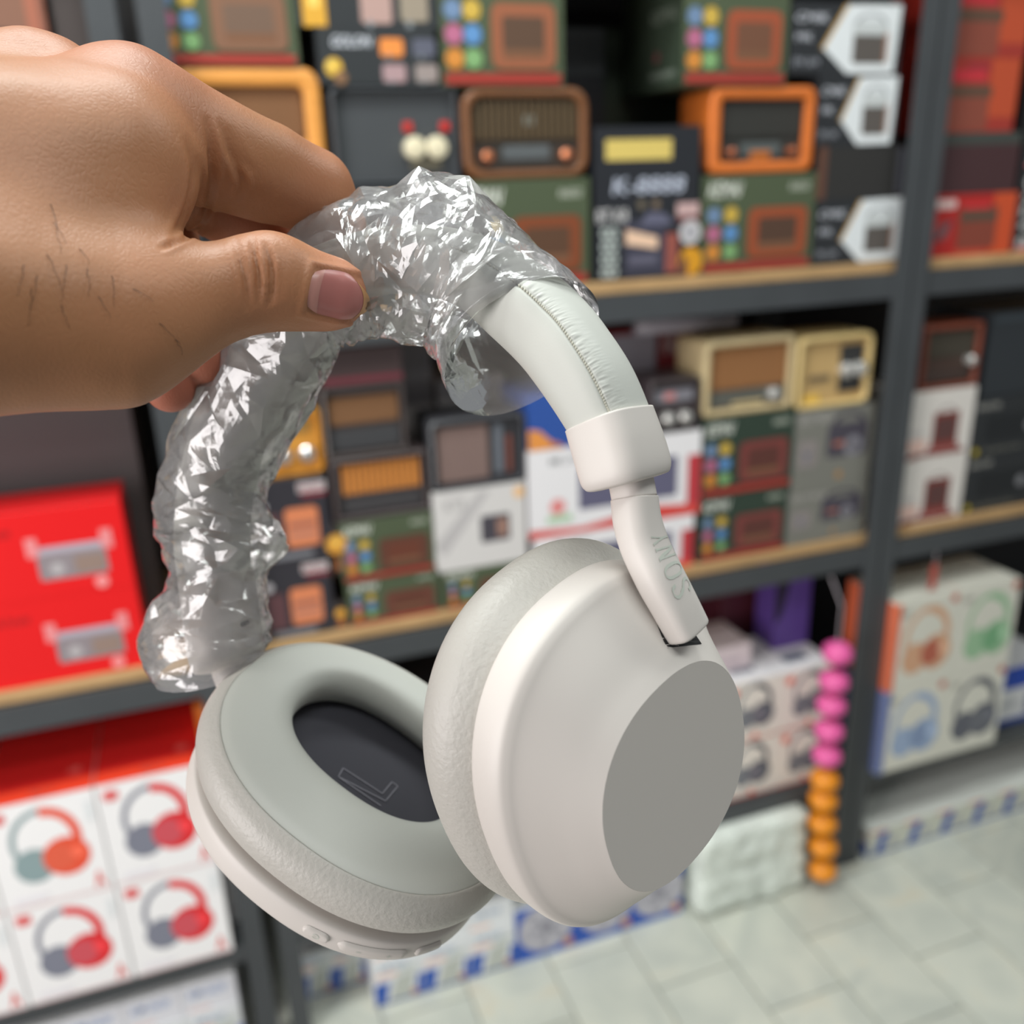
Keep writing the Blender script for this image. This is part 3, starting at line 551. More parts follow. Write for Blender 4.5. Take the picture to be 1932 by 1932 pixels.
# white wrapped bundle
def bundle():
    X0, X1, Y0, Y1, Z0, Z1 = .816, 1.078, DF - .04, DF + .2, .0005, .2025
    r = thing('wrapped_bundle', ((X0 + X1) / 2, Y0, Z0), 'white bundle in wrinkled plastic wrap on the floor by the orange balls', 'bundle')
    rings = []; n = 12
    for j, (z, e) in enumerate([(Z0, .012), (Z0 + .006, .003)] + [(Z0 + .012 + (Z1 - Z0 - .03) * k / 16, 0) for k in range(17)] + [(Z1 - .006, .004), (Z1, .016)]):
        P = rrect(X0 + e, Y0 + e, X1 - e, Y1 - e, .018, 5); Q = []
        L = len(P)
        for i in range(L):
            a, b = np.array(P[i]), np.array(P[(i + 1) % L]); m = max(1, int(np.linalg.norm(b - a) / .012))
            for k in range(12 if m > 5 else 1): Q.append(a + (b - a) * k / (12 if m > 5 else 1))
        c = np.array([(X0 + X1) / 2, (Y0 + Y1) / 2])
        ring = []
        for q in Q:
            p = Vector((q[0], q[1], z)); d = .009 * (mnoise.noise(p * 34) + .8 * abs(mnoise.noise(p * 70))) - .005 * (abs(math.sin(q[0] * 26)) < .12) - .004 * (abs(math.sin(z * math.pi / .054)) < .25)
            u = (q - c) / np.linalg.norm(q - c); ring.append((q[0] - u[0] * .004 + u[0] * d, q[1] - u[1] * .004 + u[1] * d, z + (.004 * mnoise.noise(p * 30) if 3 < j < 19 else 0)))
        rings.append(ring)
    MB().loft(rings).obj('wrap', mat('white_plastic_wrap', (218, 225, 216), .28, bump=.006, bscale=55, vary=.1, vscale=40), r, True)
bundle()
# ===== right rack
def xz(px, py, y=DF + .012): p = on_y(px, py, y); return p[0], p[2]
def wp(x0, x1, z0, z1, y=DF + .012, d=.14): return (x0, x1, y, y + d, z0, z1)
zC = LV[2] + .0004
carton('red and orange radio box standing on the right rack board', None, (190, 44, 40), art_redradio, wp=wp(1.2395, 1.44, zC, zC + .105))
carton('dark maroon box between red radio boxes on the right rack', None, (70, 46, 48), lambda P: P.rect(0, 0, 1, 1, (70, 46, 48)).rect(0, .8, 1, 1, (66, 70, 66)), wp=wp(1.2395, 1.43, zC + .1055, zC + .205))
carton('red and orange radio box above the maroon box', None, (196, 60, 48), art_redradio2, wp=wp(1.2395, 1.405, zC + .2055, zC + .32))
carton('red and orange radio box at the top of the right rack column', None, (196, 60, 48), art_redradio2, wp=wp(1.2395, 1.41, zC + .3205, zC + .434))
for k, nm_ in enumerate(('lowest', 'middle', 'topmost')):
    carton('black box with upright pale lettering, %s of three beside the red radio boxes' % nm_, None, (40, 42, 44), art_blackred, wp=wp(1.442, 1.58, zC + k * .145, zC + k * .145 + .1445, DF + .014))
for k, nm_ in enumerate(('lower', 'upper')):
    carton('white box with dark red lantern picture, %s of the two' % nm_, None, (216, 210, 204), art_lantern, wp=wp(1.2395, 1.41, LV[1] + .0004 + k * .1335, LV[1] + .0004 + k * .1335 + .133), name='lantern_box')
    carton('black box with small yellow mark, %s one beside the lantern boxes' % nm_, None, (44, 46, 48), art_blacktext, wp=wp(1.412, 1.60, LV[1] + .0004 + k * .118, LV[1] + .0004 + k * .118 + .1175, DF + .014), name='speaker_box')
radio('red brown radio on the white lantern boxes', (1742, 612, 1852, 734), (116, 58, 42), (70, 52, 44), slatcol=(62, 56, 46), grille=(.03, .5, .97, .97), dial=(.03, .05, .97, .3, (66, 52, 46)), knobs=((.9, .4),), kr=.09, r=.006, frame=.01)
carton('large black speaker box standing beside the red brown radio', None, (46, 50, 54), lambda P: P.rect(0, 0, 1, 1, (46, 50, 54)).rect(.06, .9, 1, .96, (58, 66, 72)), wp=wp(1.43, 1.64, LV[1] + .237, LV[1] + .40, DF + .02), name='speaker_box')
zD = LV[0] + .0004
for k, c, col, cn in ((0, 0, ((150, 168, 196), (128, 146, 178)), 'pale blue'), (0, 1, ((92, 94, 104), (104, 106, 114)), 'dark grey'), (1, 0, ((206, 160, 128), (176, 96, 76)), 'orange brown'), (1, 1, ((150, 186, 150), (116, 166, 124)), 'green')):
    xa = 1.2397 + c * .1605
    carton('cream box with %s headphone picture on the right rack' % cn, None, (212, 210, 198), art_pastel(col[0], col[1], {(0, 0): (110, 124, 172), (1, 0): (226, 112, 76)}.get((k, c))), wp=wp(xa, xa + .160, zD + k * .2, zD + k * .2 + .1995, DF - .03), name='headphone_box', side=side_plain((226, 112, 76) if k else (110, 124, 172)))
carton('blue and white box beside the dark grey headphone box', None, (214, 214, 216), art_bluewhite, wp=wp(1.57, 1.76, zD, zD + .15), name='headphone_box')
zz = [('orange tag', 0)]
tg = thing('hang_tag', (1.36, DF - .01, .7), 'small red hang tag dangling under the lantern boxes', 'tag')
rbox(MB(), 1.335, DF - .011, .645, 1.352, DF - .0095, .70, .002, .0004).obj('tag', mat('red_tag', (178, 74, 62), .5), tg)
tube(MB(), [(1.3435, DF - .0103, .70), (1.3435, DF - .0103, .727)], .001, 6).obj('string', mat('white_cord'), tg)
# long low box row on the floor of the right rack
for k in range(7):
    a = 1.262 + k * .092
    carton('small white fan box with blue stripe on the floor, %s from the double post' % ('first', 'second', 'third', 'fourth', 'fifth', 'sixth', 'seventh')[k], None, (222, 224, 220), lambda P: P.rect(0, 0, 1, 1, (204, 206, 192)).poly([(.2, .05), (.35, .85), (.6, .85), (.45, .05)], (52, 86, 168)).rect(0, 0, 1, .1, (74, 96, 152)).rect(.05, .88, .5, .97, (222, 150, 128)).ell(.72, .45, .16, (170, 172, 176)), wp=(a, a + .0915, DF - .01, DF + .23, .0006, .07), name='fan_box', top=lambda P: P.rect(0, 0, 1, 1, (234, 236, 228)), group='small fan boxes under the right rack', side=lambda P: P.rect(0, 0, 1, 1, (200, 192, 186)).rect(.4, 0, 1, .5, (52, 86, 168)))
carton('long cream box at the back under the right rack', None, (196, 190, 180), lambda P: P.rect(0, 0, 1, 1, (200, 194, 184)).rr(.3, .3, .45, .7, .1, (150, 156, 166)).rr(.6, .3, .78, .7, .1, (150, 156, 166)), wp=(1.36, 1.9, DF + .24, DF + .38, .0006, .16), name='fan_box')

# ================================================================== the headphones
m_shell = mat('platinum_matt_plastic', (206, 199, 193), .46, bump=.00002, bscale=5000)
m_pad = mat('platinum_soft_leatherette', (184, 180, 173), .44, bump=.0003, bscale=800, kind='noise')
m_padface = mat('platinum_smooth_leatherette', (192, 193, 186), .5, bump=.00003, bscale=2500)
m_cloth = mat('dark_speaker_cloth', (52, 51, 58), .85, bump=.00008, bscale=3500)
m_black = mat('painted_hollow_black', (16, 16, 17), .5)  # black painted for the shade inside small hollows, no gasket part
m_silver = mat('silver_print', (190, 194, 184), .28)
HL, HP = 'pale platinum over-ear headphones hanging from the hand, headband half wrapped in clear film', 'headphones'
HPH = thing('headphones', tuple(world(cp(900, 1200, .21))), HL, HP)

def frame3(th, ph, ro):
    n = np.array([math.sin(th) * math.cos(ph), math.sin(ph), math.cos(th) * math.cos(ph)])
    u0 = unit(np.array([0, 1, 0]) - n * n[1]); v0 = np.cross(u0, n); u = u0 * math.cos(ro) + v0 * math.sin(ro)
    return u, np.cross(u, n), n
NT = 120
def sring(c, F, h, a, b, du=0, dv=0, e=2.2, n=NT):
    u, v, nn = F; t = np.linspace(0, 2 * np.pi, n, endpoint=False); ct, st = np.cos(t), np.sin(t)
    x = np.sign(ct) * abs(ct) ** (2 / e) * a + du; y = np.sign(st) * abs(st) ** (2 / e) * b + dv
    return c + h * nn + x[:, None] * u + y[:, None] * v
def smooth_profile(rows, per=4):
    """Catmull-Rom through profile rows (h, a, b, du, dv, e)"""
    R = np.array(rows, float); out = []
    for i in range(len(R) - 1):
        p0, p1, p2, p3 = R[max(i - 1, 0)], R[i], R[i + 1], R[min(i + 2, len(R) - 1)]
        for k in range(per):
            t = k / per; out.append(.5 * ((2 * p1) + (-p0 + p2) * t + (2 * p0 - 5 * p1 + 4 * p2 - p3) * t * t + (-p0 + 3 * p1 - 3 * p2 + p3) * t ** 3))
    out.append(R[-1]); return out
def cup_part(name, c, F, rows, m, per=4, cap0=False, cap1=False, parent=None, smoothp=True):
    rows = smooth_profile(rows, per) if smoothp else rows
    mb = MB().loft([sring(c, F, *r) for r in rows], cap0, cap1)
    return mb.obj(name, m, parent or HPH, True, cam_space=True)
def flatten_caps(o):
    for p in o.data.polygons:
        if p.loop_total > 4: p.use_smooth = False

# --- near cup: face at h=0, wall 9 mm, cushion behind
NC = np.array([.0338, -.0553, -.19]); NF = frame3(.7596, -.1908, -.5266); NE = 2.26
near_shell_rows = [(-.0222, .0385, .0312, 0, 0, NE), (-.0222, .0412, .0338, 0, 0, NE), (-.0213, .0423, .0349, 0, 0, NE), (-.0170, .0425, .0352, 0, 0, NE), (-.0142, .0421, .0348, 0, 0, NE),
                   (-.0128, .0409, .0338, 0, .0001, NE), (-.0113, .0388, .0322, -.0001, .0003, NE), (-.0068, .0332, .0285, -.0005, .0008, NE), (-.0034, .0287, .0260, -.0008, .0012, NE), (-.0012, .0261, .0243, -.0010, .0014, NE), (0., .0247, .0234, -.0011, .0015, NE)]
cup_part('ear_cup_shell', NC, NF, near_shell_rows, m_shell, 4, True, False)
o = MB().loft([sring(NC, NF, h, .0247 * q, .0234 * q, -.0011, .0015, NE) for h, q in ((-.0006, .999), (.00002, .999))], True, True).obj('touch_panel', m_shell, HPH, True, cam_space=True); flatten_caps(o)
def pad_rows(h0, sgn, a, b, e, rin=True):
    """cushion from its groove (h0) outward to the face and down into the opening"""
    H = lambda d: h0 + sgn * d
    r = [(H(0), a - .0035, b - .0035, 0, 0, e), (H(.0012), a - .0018, b - .0018, 0, 0, e), (H(.0045), a + .0012, b + .0012, 0, 0, e), (H(.009), a + .0022, b + .0022, 0, 0, e), (H(.0128), a + .0014, b + .0014, 0, 0, e),
         (H(.0151), a - .0004, b - .0004, 0, 0, e), (H(.0157), a - .0012, b - .0012, 0, 0, e), (H(.01555), a - .0015, b - .0015, 0, 0, e), (H(.0159), a - .0018, b - .0018, 0, 0, e)]
    return r
npad = pad_rows(-.0213, -1, .0424, .0350, NE)
npad = [(h if i < 2 else h - .0012, a, b, 0, 0, e) for i, (h, a, b, _, _, e) in enumerate(npad)]
npad += [(-.0392, .037, .0295, 0, .001, NE), (-.0394, .031, .0235, .0, .003, NE), (-.0375, .0255, .018, .001, .004, NE), (-.033, .0242, .0172, .001, .0045, NE), (-.028, .026, .02, .001, .005, NE)]
cup_part('ear_cushion', NC, NF, npad, m_pad, 4, True, False)
cup_part('speaker_cloth', NC, NF, [(-.0285, .0275, .022, .001, .005, NE), (-.0288, .012, .01, .001, .005, NE), (-.0289, .001, .001, .001, .005, NE)], m_cloth, 2, False, True)

# --- far cup: cushion face at h=0 looking at us, shell behind it
FC = np.array([-.035, -.0628, -.235]); FF = frame3(.7527, .8805, -.5209); FE = 2.215
fp = pad_rows(-.0159, 1, .0426, .0360, FE)
cup_side = [r for r in fp[:8]]
cup_part('ear_cushion', FC, FF, cup_side, m_pad, 4, True, False)
cup_part('cushion_face', FC, FF, [(-.00045, .0411, .0345, 0, 0, FE), (.0, .0408, .0342, 0, 0, FE), (.0011, .0385, .032, 0, .0003, FE), (.0018, .034, .0272, 0, .0012, FE), (.0012, .0285, .0212, .0005, .0028, FE), (-.0018, .0250, .0174, .001, .0042, 2.3), (-.0062, .0242, .0166, .001, .0048, 2.4), (-.010, .0252, .0185, .001, .005, 2.4), (-.0135, .0268, .0212, .001, .005, 2.4)], m_padface, 5)
cup_part('speaker_cloth', FC, FF, [(-.0122, .0285, .0225, .001, .005, 2.4), (-.0121, .02, .015, .001, .005, 2.4), (-.0120, .001, .001, .001, .005, 2.4)], m_cloth, 3, False, True)
far_shell_rows = [(-.0150, .036, .0295, 0, 0, FE), (-.0166, .0395, .033, 0, 0, FE), (-.0172, .0418, .0352, 0, 0, FE), (-.0182, .0428, .0362, 0, 0, FE), (-.0215, .0431, .0365, 0, 0, FE), (-.0246, .0428, .0362, 0, 0, FE), (-.0264, .0412, .0346, 0, 0, FE),
                  (-.030, .0362, .0305, 0, 0, FE), (-.035, .029, .026, 0, 0, FE), (-.0380, .0252, .0236, 0, 0, FE), (-.0383, .0247, .0233, 0, 0, FE)]
o = cup_part('ear_cup_shell', FC, FF, far_shell_rows, m_shell, 4, False, True); flatten_caps(o)
def stroke(mb, pts, wd, f, lift=.00012, closed=False):
    """ribbon of width wd along 2-D pts, mapped by f(x, y, lift)"""
    P = [np.array(p, float) for p in pts]; n = len(P); L = []; Rr = []
    for i in range(n):
        a = P[(i - 1) % n] if closed or i else P[i]; b = P[(i + 1) % n] if closed or i < n - 1 else P[i]
        t = unit(b - a); q = np.array([-t[1], t[0]]) * wd / 2; L.append(P[i] + q); Rr.append(P[i] - q)
    V = [f(*x, lift) for x in L] + [f(*x, lift) for x in Rr]; m = n if closed else n - 1
    return mb.add(V, [(i, (i + 1) % n, n + (i + 1) % n, n + i) for i in range(m)])
def pix_on(c, F, h, px, py):
    u, v, n = F; r = np.array([(px - 966) / FPX, (966 - py) / FPX, -1]); o = c + h * n; P = r * ((o @ n) / (r @ n)) - o; return P @ u, P @ v
fm = lambda x, y, l: FC + (-.0120 + l) * FF[2] + x * FF[0] + y * FF[1]
def dens(pts, n=6):
    out = []
    for a, b in zip(pts[:-1], pts[1:]):
        for k in range(n): out.append(np.array(a) + (np.array(b) - np.array(a)) * k / n)
    return out + [np.array(pts[-1])]
def side_of(px):
    return [pix_on(FC, FF, -.0120, *p) for p in px]
mb = MB()
Lp = side_of([(647, 1450), (638, 1466), (727, 1512), (750, 1484), (739, 1476), (721, 1498), (647, 1450)]); stroke(mb, dens(Lp), .00034, fm, .0002)
stroke(mb, dens(side_of([(640, 1468), (718, 1521)])), .00034, fm, .0002)
mb.obj('letter_mark', mat('dim_grey_print', (104, 102, 110), .7), HPH, False, cam_space=True)
# buttons on the wall of the far shell
def wall_pt(t, h, lift):
    P = sring(FC, FF, h, .0431 + lift, .0365 + lift, e=FE, n=720); k = (t / (2 * np.pi) * 720) % 720; i = int(k); f_ = k - i
    return P[i % 720] * (1 - f_) + P[(i + 1) % 720] * f_
Pw = sring(FC, FF, -.0213, .0431, .0365, e=FE, n=720); Pp = np.stack([966 + FPX * Pw[:, 0] / -Pw[:, 2], 966 - FPX * Pw[:, 1] / -Pw[:, 2]], 1)
front = np.arange(720)
def t_of(px, py): return np.argmin(((Pp - (px, py)) ** 2).sum(1)) / 720 * 2 * np.pi
def button(t0, t1, marks):
    if t1 < t0: t0, t1 = t1, t0
    hm, hw = -.0213, .0016; rings = []; n = 18; span = (t1 - t0)
    R_ = lambda t: np.linalg.norm(wall_pt(t, hm, 0) - FC - hm * FF[2])
    arc = span * R_((t0 + t1) / 2); cap = hw / arc
    for i in range(n + 1):
        s = i / n; e = min(s, 1 - s) / cap; q = hw * math.sqrt(max(.02, 1 - max(0, 1 - e) ** 2)); t = t0 + span * s; ring = []
        for k in range(9):
            a = k / 8 * 2 - 1; ring.append(wall_pt(t, hm + q * a, (.0007 * (1 - abs(a) ** 5)) * (1 if 0 < i < n else 0.2)))
        rings.append(ring)
    mb = MB(); V = [p for r in rings for p in r]; mb.add(V, [(i * 9 + k, i * 9 + k + 1, (i + 1) * 9 + k + 1, (i + 1) * 9 + k) for i in range(n) for k in range(8)])
    b = mb.obj('button', m_shell, HPH, True, cam_space=True); sub(b, HPH)
    mm = MB(); fw = lambda x, y, l: wall_pt(t0 + span * x + y * 0, hm + y, .0007 + l)
    for st in marks: stroke(mm, st, .00026, lambda x, y, l: wall_pt(t0 + span * .5 + x / R_(t0 + span * .5), hm + y, .00075), 0)
    if marks: mm.obj('symbol', m_silver, b, False, cam_space=True)
circ = [(.0007 * math.cos(a), .0007 * math.sin(a)) for a in np.linspace(.5, 5.6, 14)]
button(t_of(579, 1733), t_of(626, 1760), [circ, [(-.0002, .0), (.0004, .0)]])
ta, tb = t_of(642, 1763), t_of(767, 1789)
button(ta, tb, [[(-.0045, 0), (-.0033, 0)], [(-.0039, -.0006), (-.0039, .0006)], [(.0033, 0), (.0045, 0)]])
button(t_of(781, 1789), t_of(826, 1770), [[(-.0006, 0), (.0006, .0)]])

# --- a swept body: path of (px, py, depth, o-vector, half lateral, half radial, exponent)
def catmull(A, per):
    A = np.array(A, float); out = []
    for i in range(len(A) - 1):
        p0, p1, p2, p3 = A[max(i - 1, 0)], A[i], A[i + 1], A[min(i + 2, len(A) - 1)]
        for k in range(per):
            t = k / per; out.append(.5 * ((2 * p1) + (-p0 + p2) * t + (2 * p0 - 5 * p1 + 4 * p2 - p3) * t * t + (-p0 + 3 * p1 - 3 * p2 + p3) * t ** 3))
    out.append(A[-1]); return np.array(out)
class Sweep:
    def __init__(s, rows, per=12):
        A = [list(cp(r[0], r[1], r[2])) + list(r[3]) + [r[4], r[5], r[6]] for r in rows]; s.D = catmull(A, per); s.n = len(s.D)
        s.P = s.D[:, :3]; s.T = np.gradient(s.P, axis=0); s.T /= np.linalg.norm(s.T, axis=1)[:, None]
        o = s.D[:, 3:6]; o = o - (o * s.T).sum(1)[:, None] * s.T; s.O = o / np.linalg.norm(o, axis=1)[:, None]; s.L = np.cross(s.T, s.O)
    def pt(s, i, th, lift=0., scale=1.):
        """i fractional index along, th angle (0 = outward o, 90 = lateral l)"""
        k = min(max(i, 0), s.n - 1.001); j = int(k); f = k - j; mixv = lambda A: A[j] * (1 - f) + A[j + 1] * f
        d = mixv(s.D); e = d[8]; c, si = math.cos(th), math.sin(th)
        x = math.copysign(abs(c) ** (2 / e), c) * (d[7] * scale + lift); y = math.copysign(abs(si) ** (2 / e), si) * (d[6] * scale + lift)
        return mixv(s.P) + x * mixv(s.O) + y * mixv(s.L)
    def mesh(s, i0, i1, step=1., n=48, mod=None, ends=None):
        rings = []; idx = np.arange(i0, i1 + 1e-6, step)
        for i in idx:
            sc = ends(i) if ends else 1.
            rings.append([s.pt(i, 2 * math.pi * k / n, mod(i, 2 * math.pi * k / n) if mod else 0., sc) for k in range(n)])
        return MB().loft(rings)
# stem of the near cup: from the slot up to the slider seam
NO = (.66, .05, .75)
stem = Sweep([(1300, 1194, .1866, NO, .0047, .0034, 3.6), (1273, 1142, .1858, NO, .0049, .0037, 3.2), (1243, 1086, .1857, (.66, .1, .74), .0052, .0041, 2.8), (1217, 1030, .1868, (.68, .16, .71), .0053, .0043, 2.6), (1203, 985, .1872, (.70, .2, .68), .0051, .0044, 2.6), (1197, 940, .1876, (.72, .24, .65), .0049, .0044, 2.6)])
o = stem.mesh(0, stem.n - 1, 1, 40, ends=lambda i: {0: .95, 1: .99}.get(int(i), 1.)).obj('stem', m_shell, HPH, True, cam_space=True); flatten_caps(o)
sl = Sweep([(1197, 941, .1877, (.72, .24, .65), .0047, .0042, 2.6), (1190, 905, .188, (.72, .24, .65), .0047, .0042, 2.6), (1180, 870, .1882, (.72, .26, .64), .0046, .0042, 2.6)], 6)
sl.mesh(0, sl.n - 1, 1, 40).obj('slider', m_shell, HPH, True, cam_space=True)
# raised slab lettering along the stem
SN = stem.n - 1
def on_stem(x, y, l):                          # x: 0..1 along the word, y: letter height -.5...5
    return stem.pt(SN * (.25 + .40 * x), math.radians(3) - y * math.radians(50), .00012 + l)
mb = MB(); W = .026
def letter(x0, strokes, wx=.19):
    for pts, th in strokes: stroke(mb, [(x0 + p[0] * wx, p[1] - .5) for p in dens(pts, 4)], th, lambda x, y, l: on_stem(x, y, l), 0)
t1, t2 = .05, .035
letter(.0, [([(.93, .70), (.86, .86), (.68, .96), (.4, .97), (.17, .88), (.08, .74), (.16, .6), (.4, .53), (.68, .46), (.9, .34), (.93, .2), (.8, .07), (.5, .02), (.25, .06), (.1, .18), (.06, .32)], .05)])
letter(.27, [([(.5 + .46 * math.cos(a), .5 + .47 * math.sin(a)) for a in np.linspace(0, 2 * math.pi, 15)], .045)])
letter(.54, [([(.12, .03), (.12, .97)], .03), ([(.12, .97), (.86, .03)], .05), ([(.86, .03), (.86, .97)], .03), ([(-.03, .03), (.28, .03)], .05), ([(.7, .97), (1.02, .97)], .05), ([(-.03, .97), (.2, .97)], .05)])
letter(.80, [([(.5, .03), (.5, .45)], .045), ([(.5, .45), (.06, .97)], .045), ([(.5, .45), (.94, .97)], .03), ([(.3, .03), (.7, .03)], .05), ([(-.08, .97), (.24, .97)], .05), ([(.78, .97), (1.06, .97)], .05)])
mb.obj('lettering', m_silver, HPH, False, cam_space=True)
# black patch painted for the shade in the slot, laid on the dome
DR = np.array(smooth_profile(near_shell_rows, 4)); DR = DR[8:]
def dome(px, py, lift):
    u, v, n = NF; prev = None
    for h in np.linspace(-.0005, -.0135, 60):
        x, y = pix_on(NC, NF, h, px, py); hh = DR[:, 0][::-1]; i = lambda k: np.interp(-h, -hh, DR[:, k][::-1])
        q = (abs((x - i(3)) / i(1)) ** NE + abs((y - i(4)) / i(2)) ** NE) ** (1 / NE)
        if q <= 1.0: return NC + (h + lift) * n + x * u + y * v
    return None
EL = catmull([(1212, 1106), (1221, 1128), (1228, 1150), (1239, 1180), (1248, 1204), (1257, 1222)], 5); ER = catmull([(1240, 1090), (1256, 1112), (1270, 1132), (1288, 1160), (1306, 1190), (1322, 1214)], 5)
E_ = [(a, b) for a, b in zip(EL, ER)]
V = []; F_ = []; NQ = 6; ok = True
for a, b in E_:
    for k in range(NQ + 1):
        p = dome(a[0] + (b[0] - a[0]) * k / NQ, a[1] + (b[1] - a[1]) * k / NQ, .0003)
        V.append(p if p is not None else (V[-1] if V else NC))
for r in range(len(E_) - 1):
    for k in range(NQ):
        i = r * (NQ + 1) + k; F_.append((i, i + 1, i + NQ + 2, i + NQ + 1))
MB().add(V, F_).obj('painted_slot', m_black, HPH, False, cam_space=True)
# end cap of the near side
ecap = Sweep([(1187, 912, .1882, (.72, .26, .64), .0088, .0066, 3.2), (1182, 893, .1882, (.72, .26, .64), .0098, .0078, 3.2), (1168, 845, .1884, (.72, .28, .63), .0098, .0080, 3.2), (1150, 790, .1888, (.72, .3, .62), .0096, .0078, 3.2)], 10)
def cap_ends(i): return {0: .72, 1: .87, 2: .95, 3: .985}.get(int(i), 1.)
o = ecap.mesh(0, ecap.n - 1, 1, 56, ends=cap_ends).obj('end_cap', m_shell, HPH, True, cam_space=True); flatten_caps(o)
# the padded band
band = Sweep([(1162, 822, .1886, (.72, .3, .62), .0088, .0068, 2.9), (1149, 790, .1888, (.72, .3, .62), .0092, .0073, 2.9), (1117, 730, .1895, (.71, .34, .61), .0095, .0080, 2.9), (1081, 676, .191, (.68, .42, .6), .0096, .0083, 2.9), (1043, 628, .1935, (.6, .55, .58), .0098, .0085, 2.9), (990, 578, .1965, (.5, .66, .55), .0098, .0085, 2.9), (905, 518, .202, (.34, .8, .5), .0092, .0076, 2.9), (800, 490, .2085, (.15, .9, .4), .0092, .0076, 2.9), (690, 500, .2175, (-.1, .95, .3), .0092, .0076, 2.9),
              (590, 545, .2265, (-.4, .85, .1), .0092, .0076, 2.9), (505, 660, .236, (-.7, .6, -.1), .0098, .0085, 2.9), (440, 800, .245, (-.82, .4, -.3), .0098, .0085, 2.9), (408, 930, .2505, (-.88, .2, -.4), .0098, .0085, 2.9), (402, 1030, .2525, (-.88, .05, -.45), .0098, .0084, 2.9), (408, 1100, .2525, (-.88, -.02, -.45), .0094, .0080, 2.9)], 14)
SEAM = math.radians(-52)
def band_mod(i, th):
    d = (th - (SEAM % (2 * math.pi)) + math.pi) % (2 * math.pi) - math.pi; d2 = (th - ((-SEAM) % (2 * math.pi)) + math.pi) % (2 * math.pi) - math.pi
    g = -.0006 * math.exp(-(d / .032) ** 2) - .0007 * math.exp(-(d2 / .045) ** 2)
    w_ = 0
    if -.02 < d < .75: w_ = .00042 * math.exp(-d / .26) * mnoise.noise(Vector((i * 2.6, d * 2.4, 0)))
    return g + w_
band.mesh(0, band.n - 1, .34, 120, mod=band_mod).obj('headband', m_padface, HPH, True, cam_space=True)
mb = MB()
for i in np.arange(12, 88, 1.0):
    a = band.pt(i, SEAM, -.0003); b = band.pt(i + .55, SEAM + .03, -.0002); tube(mb, [a, (a + b) / 2 + unit((a + b) / 2 - band.pt(i, SEAM, -.002)) * .00012, b], .00022, 6)
st = mb.obj('stitching', mat('pale_thread', (188, 186, 172), .7), HPH, True, cam_space=True); st['kind'] = 'stuff'
# far side: end cap, stem
fcap = Sweep([(432, 1262, .2515, (-.85, -.1, -.5), .0085, .0068, 3.2), (428, 1238, .252, (-.86, -.08, -.48), .0096, .0079, 3.2), (418, 1160, .2525, (-.88, -.05, -.46), .0098, .0082, 3.2), (408, 1080, .2525, (-.88, 0, -.45), .0096, .0082, 3.2)], 10)
o = fcap.mesh(0, fcap.n - 1, 1, 48, ends=cap_ends).obj('end_cap', m_shell, HPH, True, cam_space=True); flatten_caps(o)
fst = Sweep([(476, 1352, .2515, (-.6, -.4, -.66), .0042, .0036, 2.6), (456, 1312, .2515, (-.7, -.3, -.6), .0048, .004, 2.6), (437, 1270, .2515, (-.8, -.2, -.55), .005, .0042, 2.6), (430, 1240, .252, (-.85, -.1, -.5), .0048, .0042, 2.6)], 8)
fst.mesh(0, fst.n - 1, 1, 32).obj('stem', m_shell, HPH, True, cam_space=True)
hp = cp(458, 1178, .2415); mb = MB()
mb.loft([[hp + np.array([r * math.cos(2 * math.pi * k / 16), r * math.sin(2 * math.pi * k / 16), z]) for k in range(16)] for r, z in ((.0007, -.004), (.0007, 0))]).obj('microphone_hole', m_black, HPH, False, cam_space=True)

# ================================================================== the clear film around the headband
def film_mat():
    m = bpy.data.materials.new('clear_film'); m.use_nodes = True; N = m.node_tree.nodes; L = m.node_tree.links; N.remove(N['Principled BSDF'])
    out = N['Material Output']; tr = N.new('ShaderNodeBsdfTransparent'); tr.inputs[0].default_value = (1, 1, 1, 1)
    gl = N.new('ShaderNodeBsdfGlossy'); gl.inputs['Roughness'].default_value = .15; gl.inputs[0].default_value = (1, 1, 1, 1)
    hz = N.new('ShaderNodeBsdfDiffuse'); hz.inputs[0].default_value = (.9, .87, .885, 1); tl = N.new('ShaderNodeBsdfTranslucent'); tl.inputs[0].default_value = (.9, .87, .885, 1)
    a = N.new('ShaderNodeMixShader'); L.new(hz.outputs[0], a.inputs[1]); L.new(tl.outputs[0], a.inputs[2])
    b = N.new('ShaderNodeMixShader'); b.inputs[0].default_value = .3; L.new(tr.outputs[0], b.inputs[1]); L.new(a.outputs[0], b.inputs[2])
    fr = N.new('ShaderNodeFresnel'); fr.inputs[0].default_value = 1.9
    c = N.new('ShaderNodeMixShader'); L.new(fr.outputs[0], c.inputs[0]); L.new(b.outputs[0], c.inputs[1]); L.new(gl.outputs[0], c.inputs[2]); L.new(c.outputs[0], out.inputs[0])
    tc = N.new('ShaderNodeTexCoord'); n1 = N.new('ShaderNodeTexVoronoi'); n1.inputs['Scale'].default_value = 260; L.new(tc.outputs['Object'], n1.inputs['Vector'])
    n2 = N.new('ShaderNodeTexNoise'); n2.inputs['Scale'].default_value = 420; n2.inputs['Detail'].default_value = 3; L.new(tc.outputs['Object'], n2.inputs['Vector'])
    ad = N.new('ShaderNodeMath'); ad.operation = 'MULTIPLY_ADD'; L.new(n2.outputs['Fac'], ad.inputs[0]); ad.inputs[1].default_value = .35; L.new(n1.outputs['Distance'], ad.inputs[2])
    bp = N.new('ShaderNodeBump'); bp.inputs['Strength'].default_value = .3; bp.inputs['Distance'].default_value = .0005; L.new(ad.outputs[0], bp.inputs['Height'])
    for q in (gl, fr): L.new(bp.outputs[0], q.inputs['Normal'])
    return m
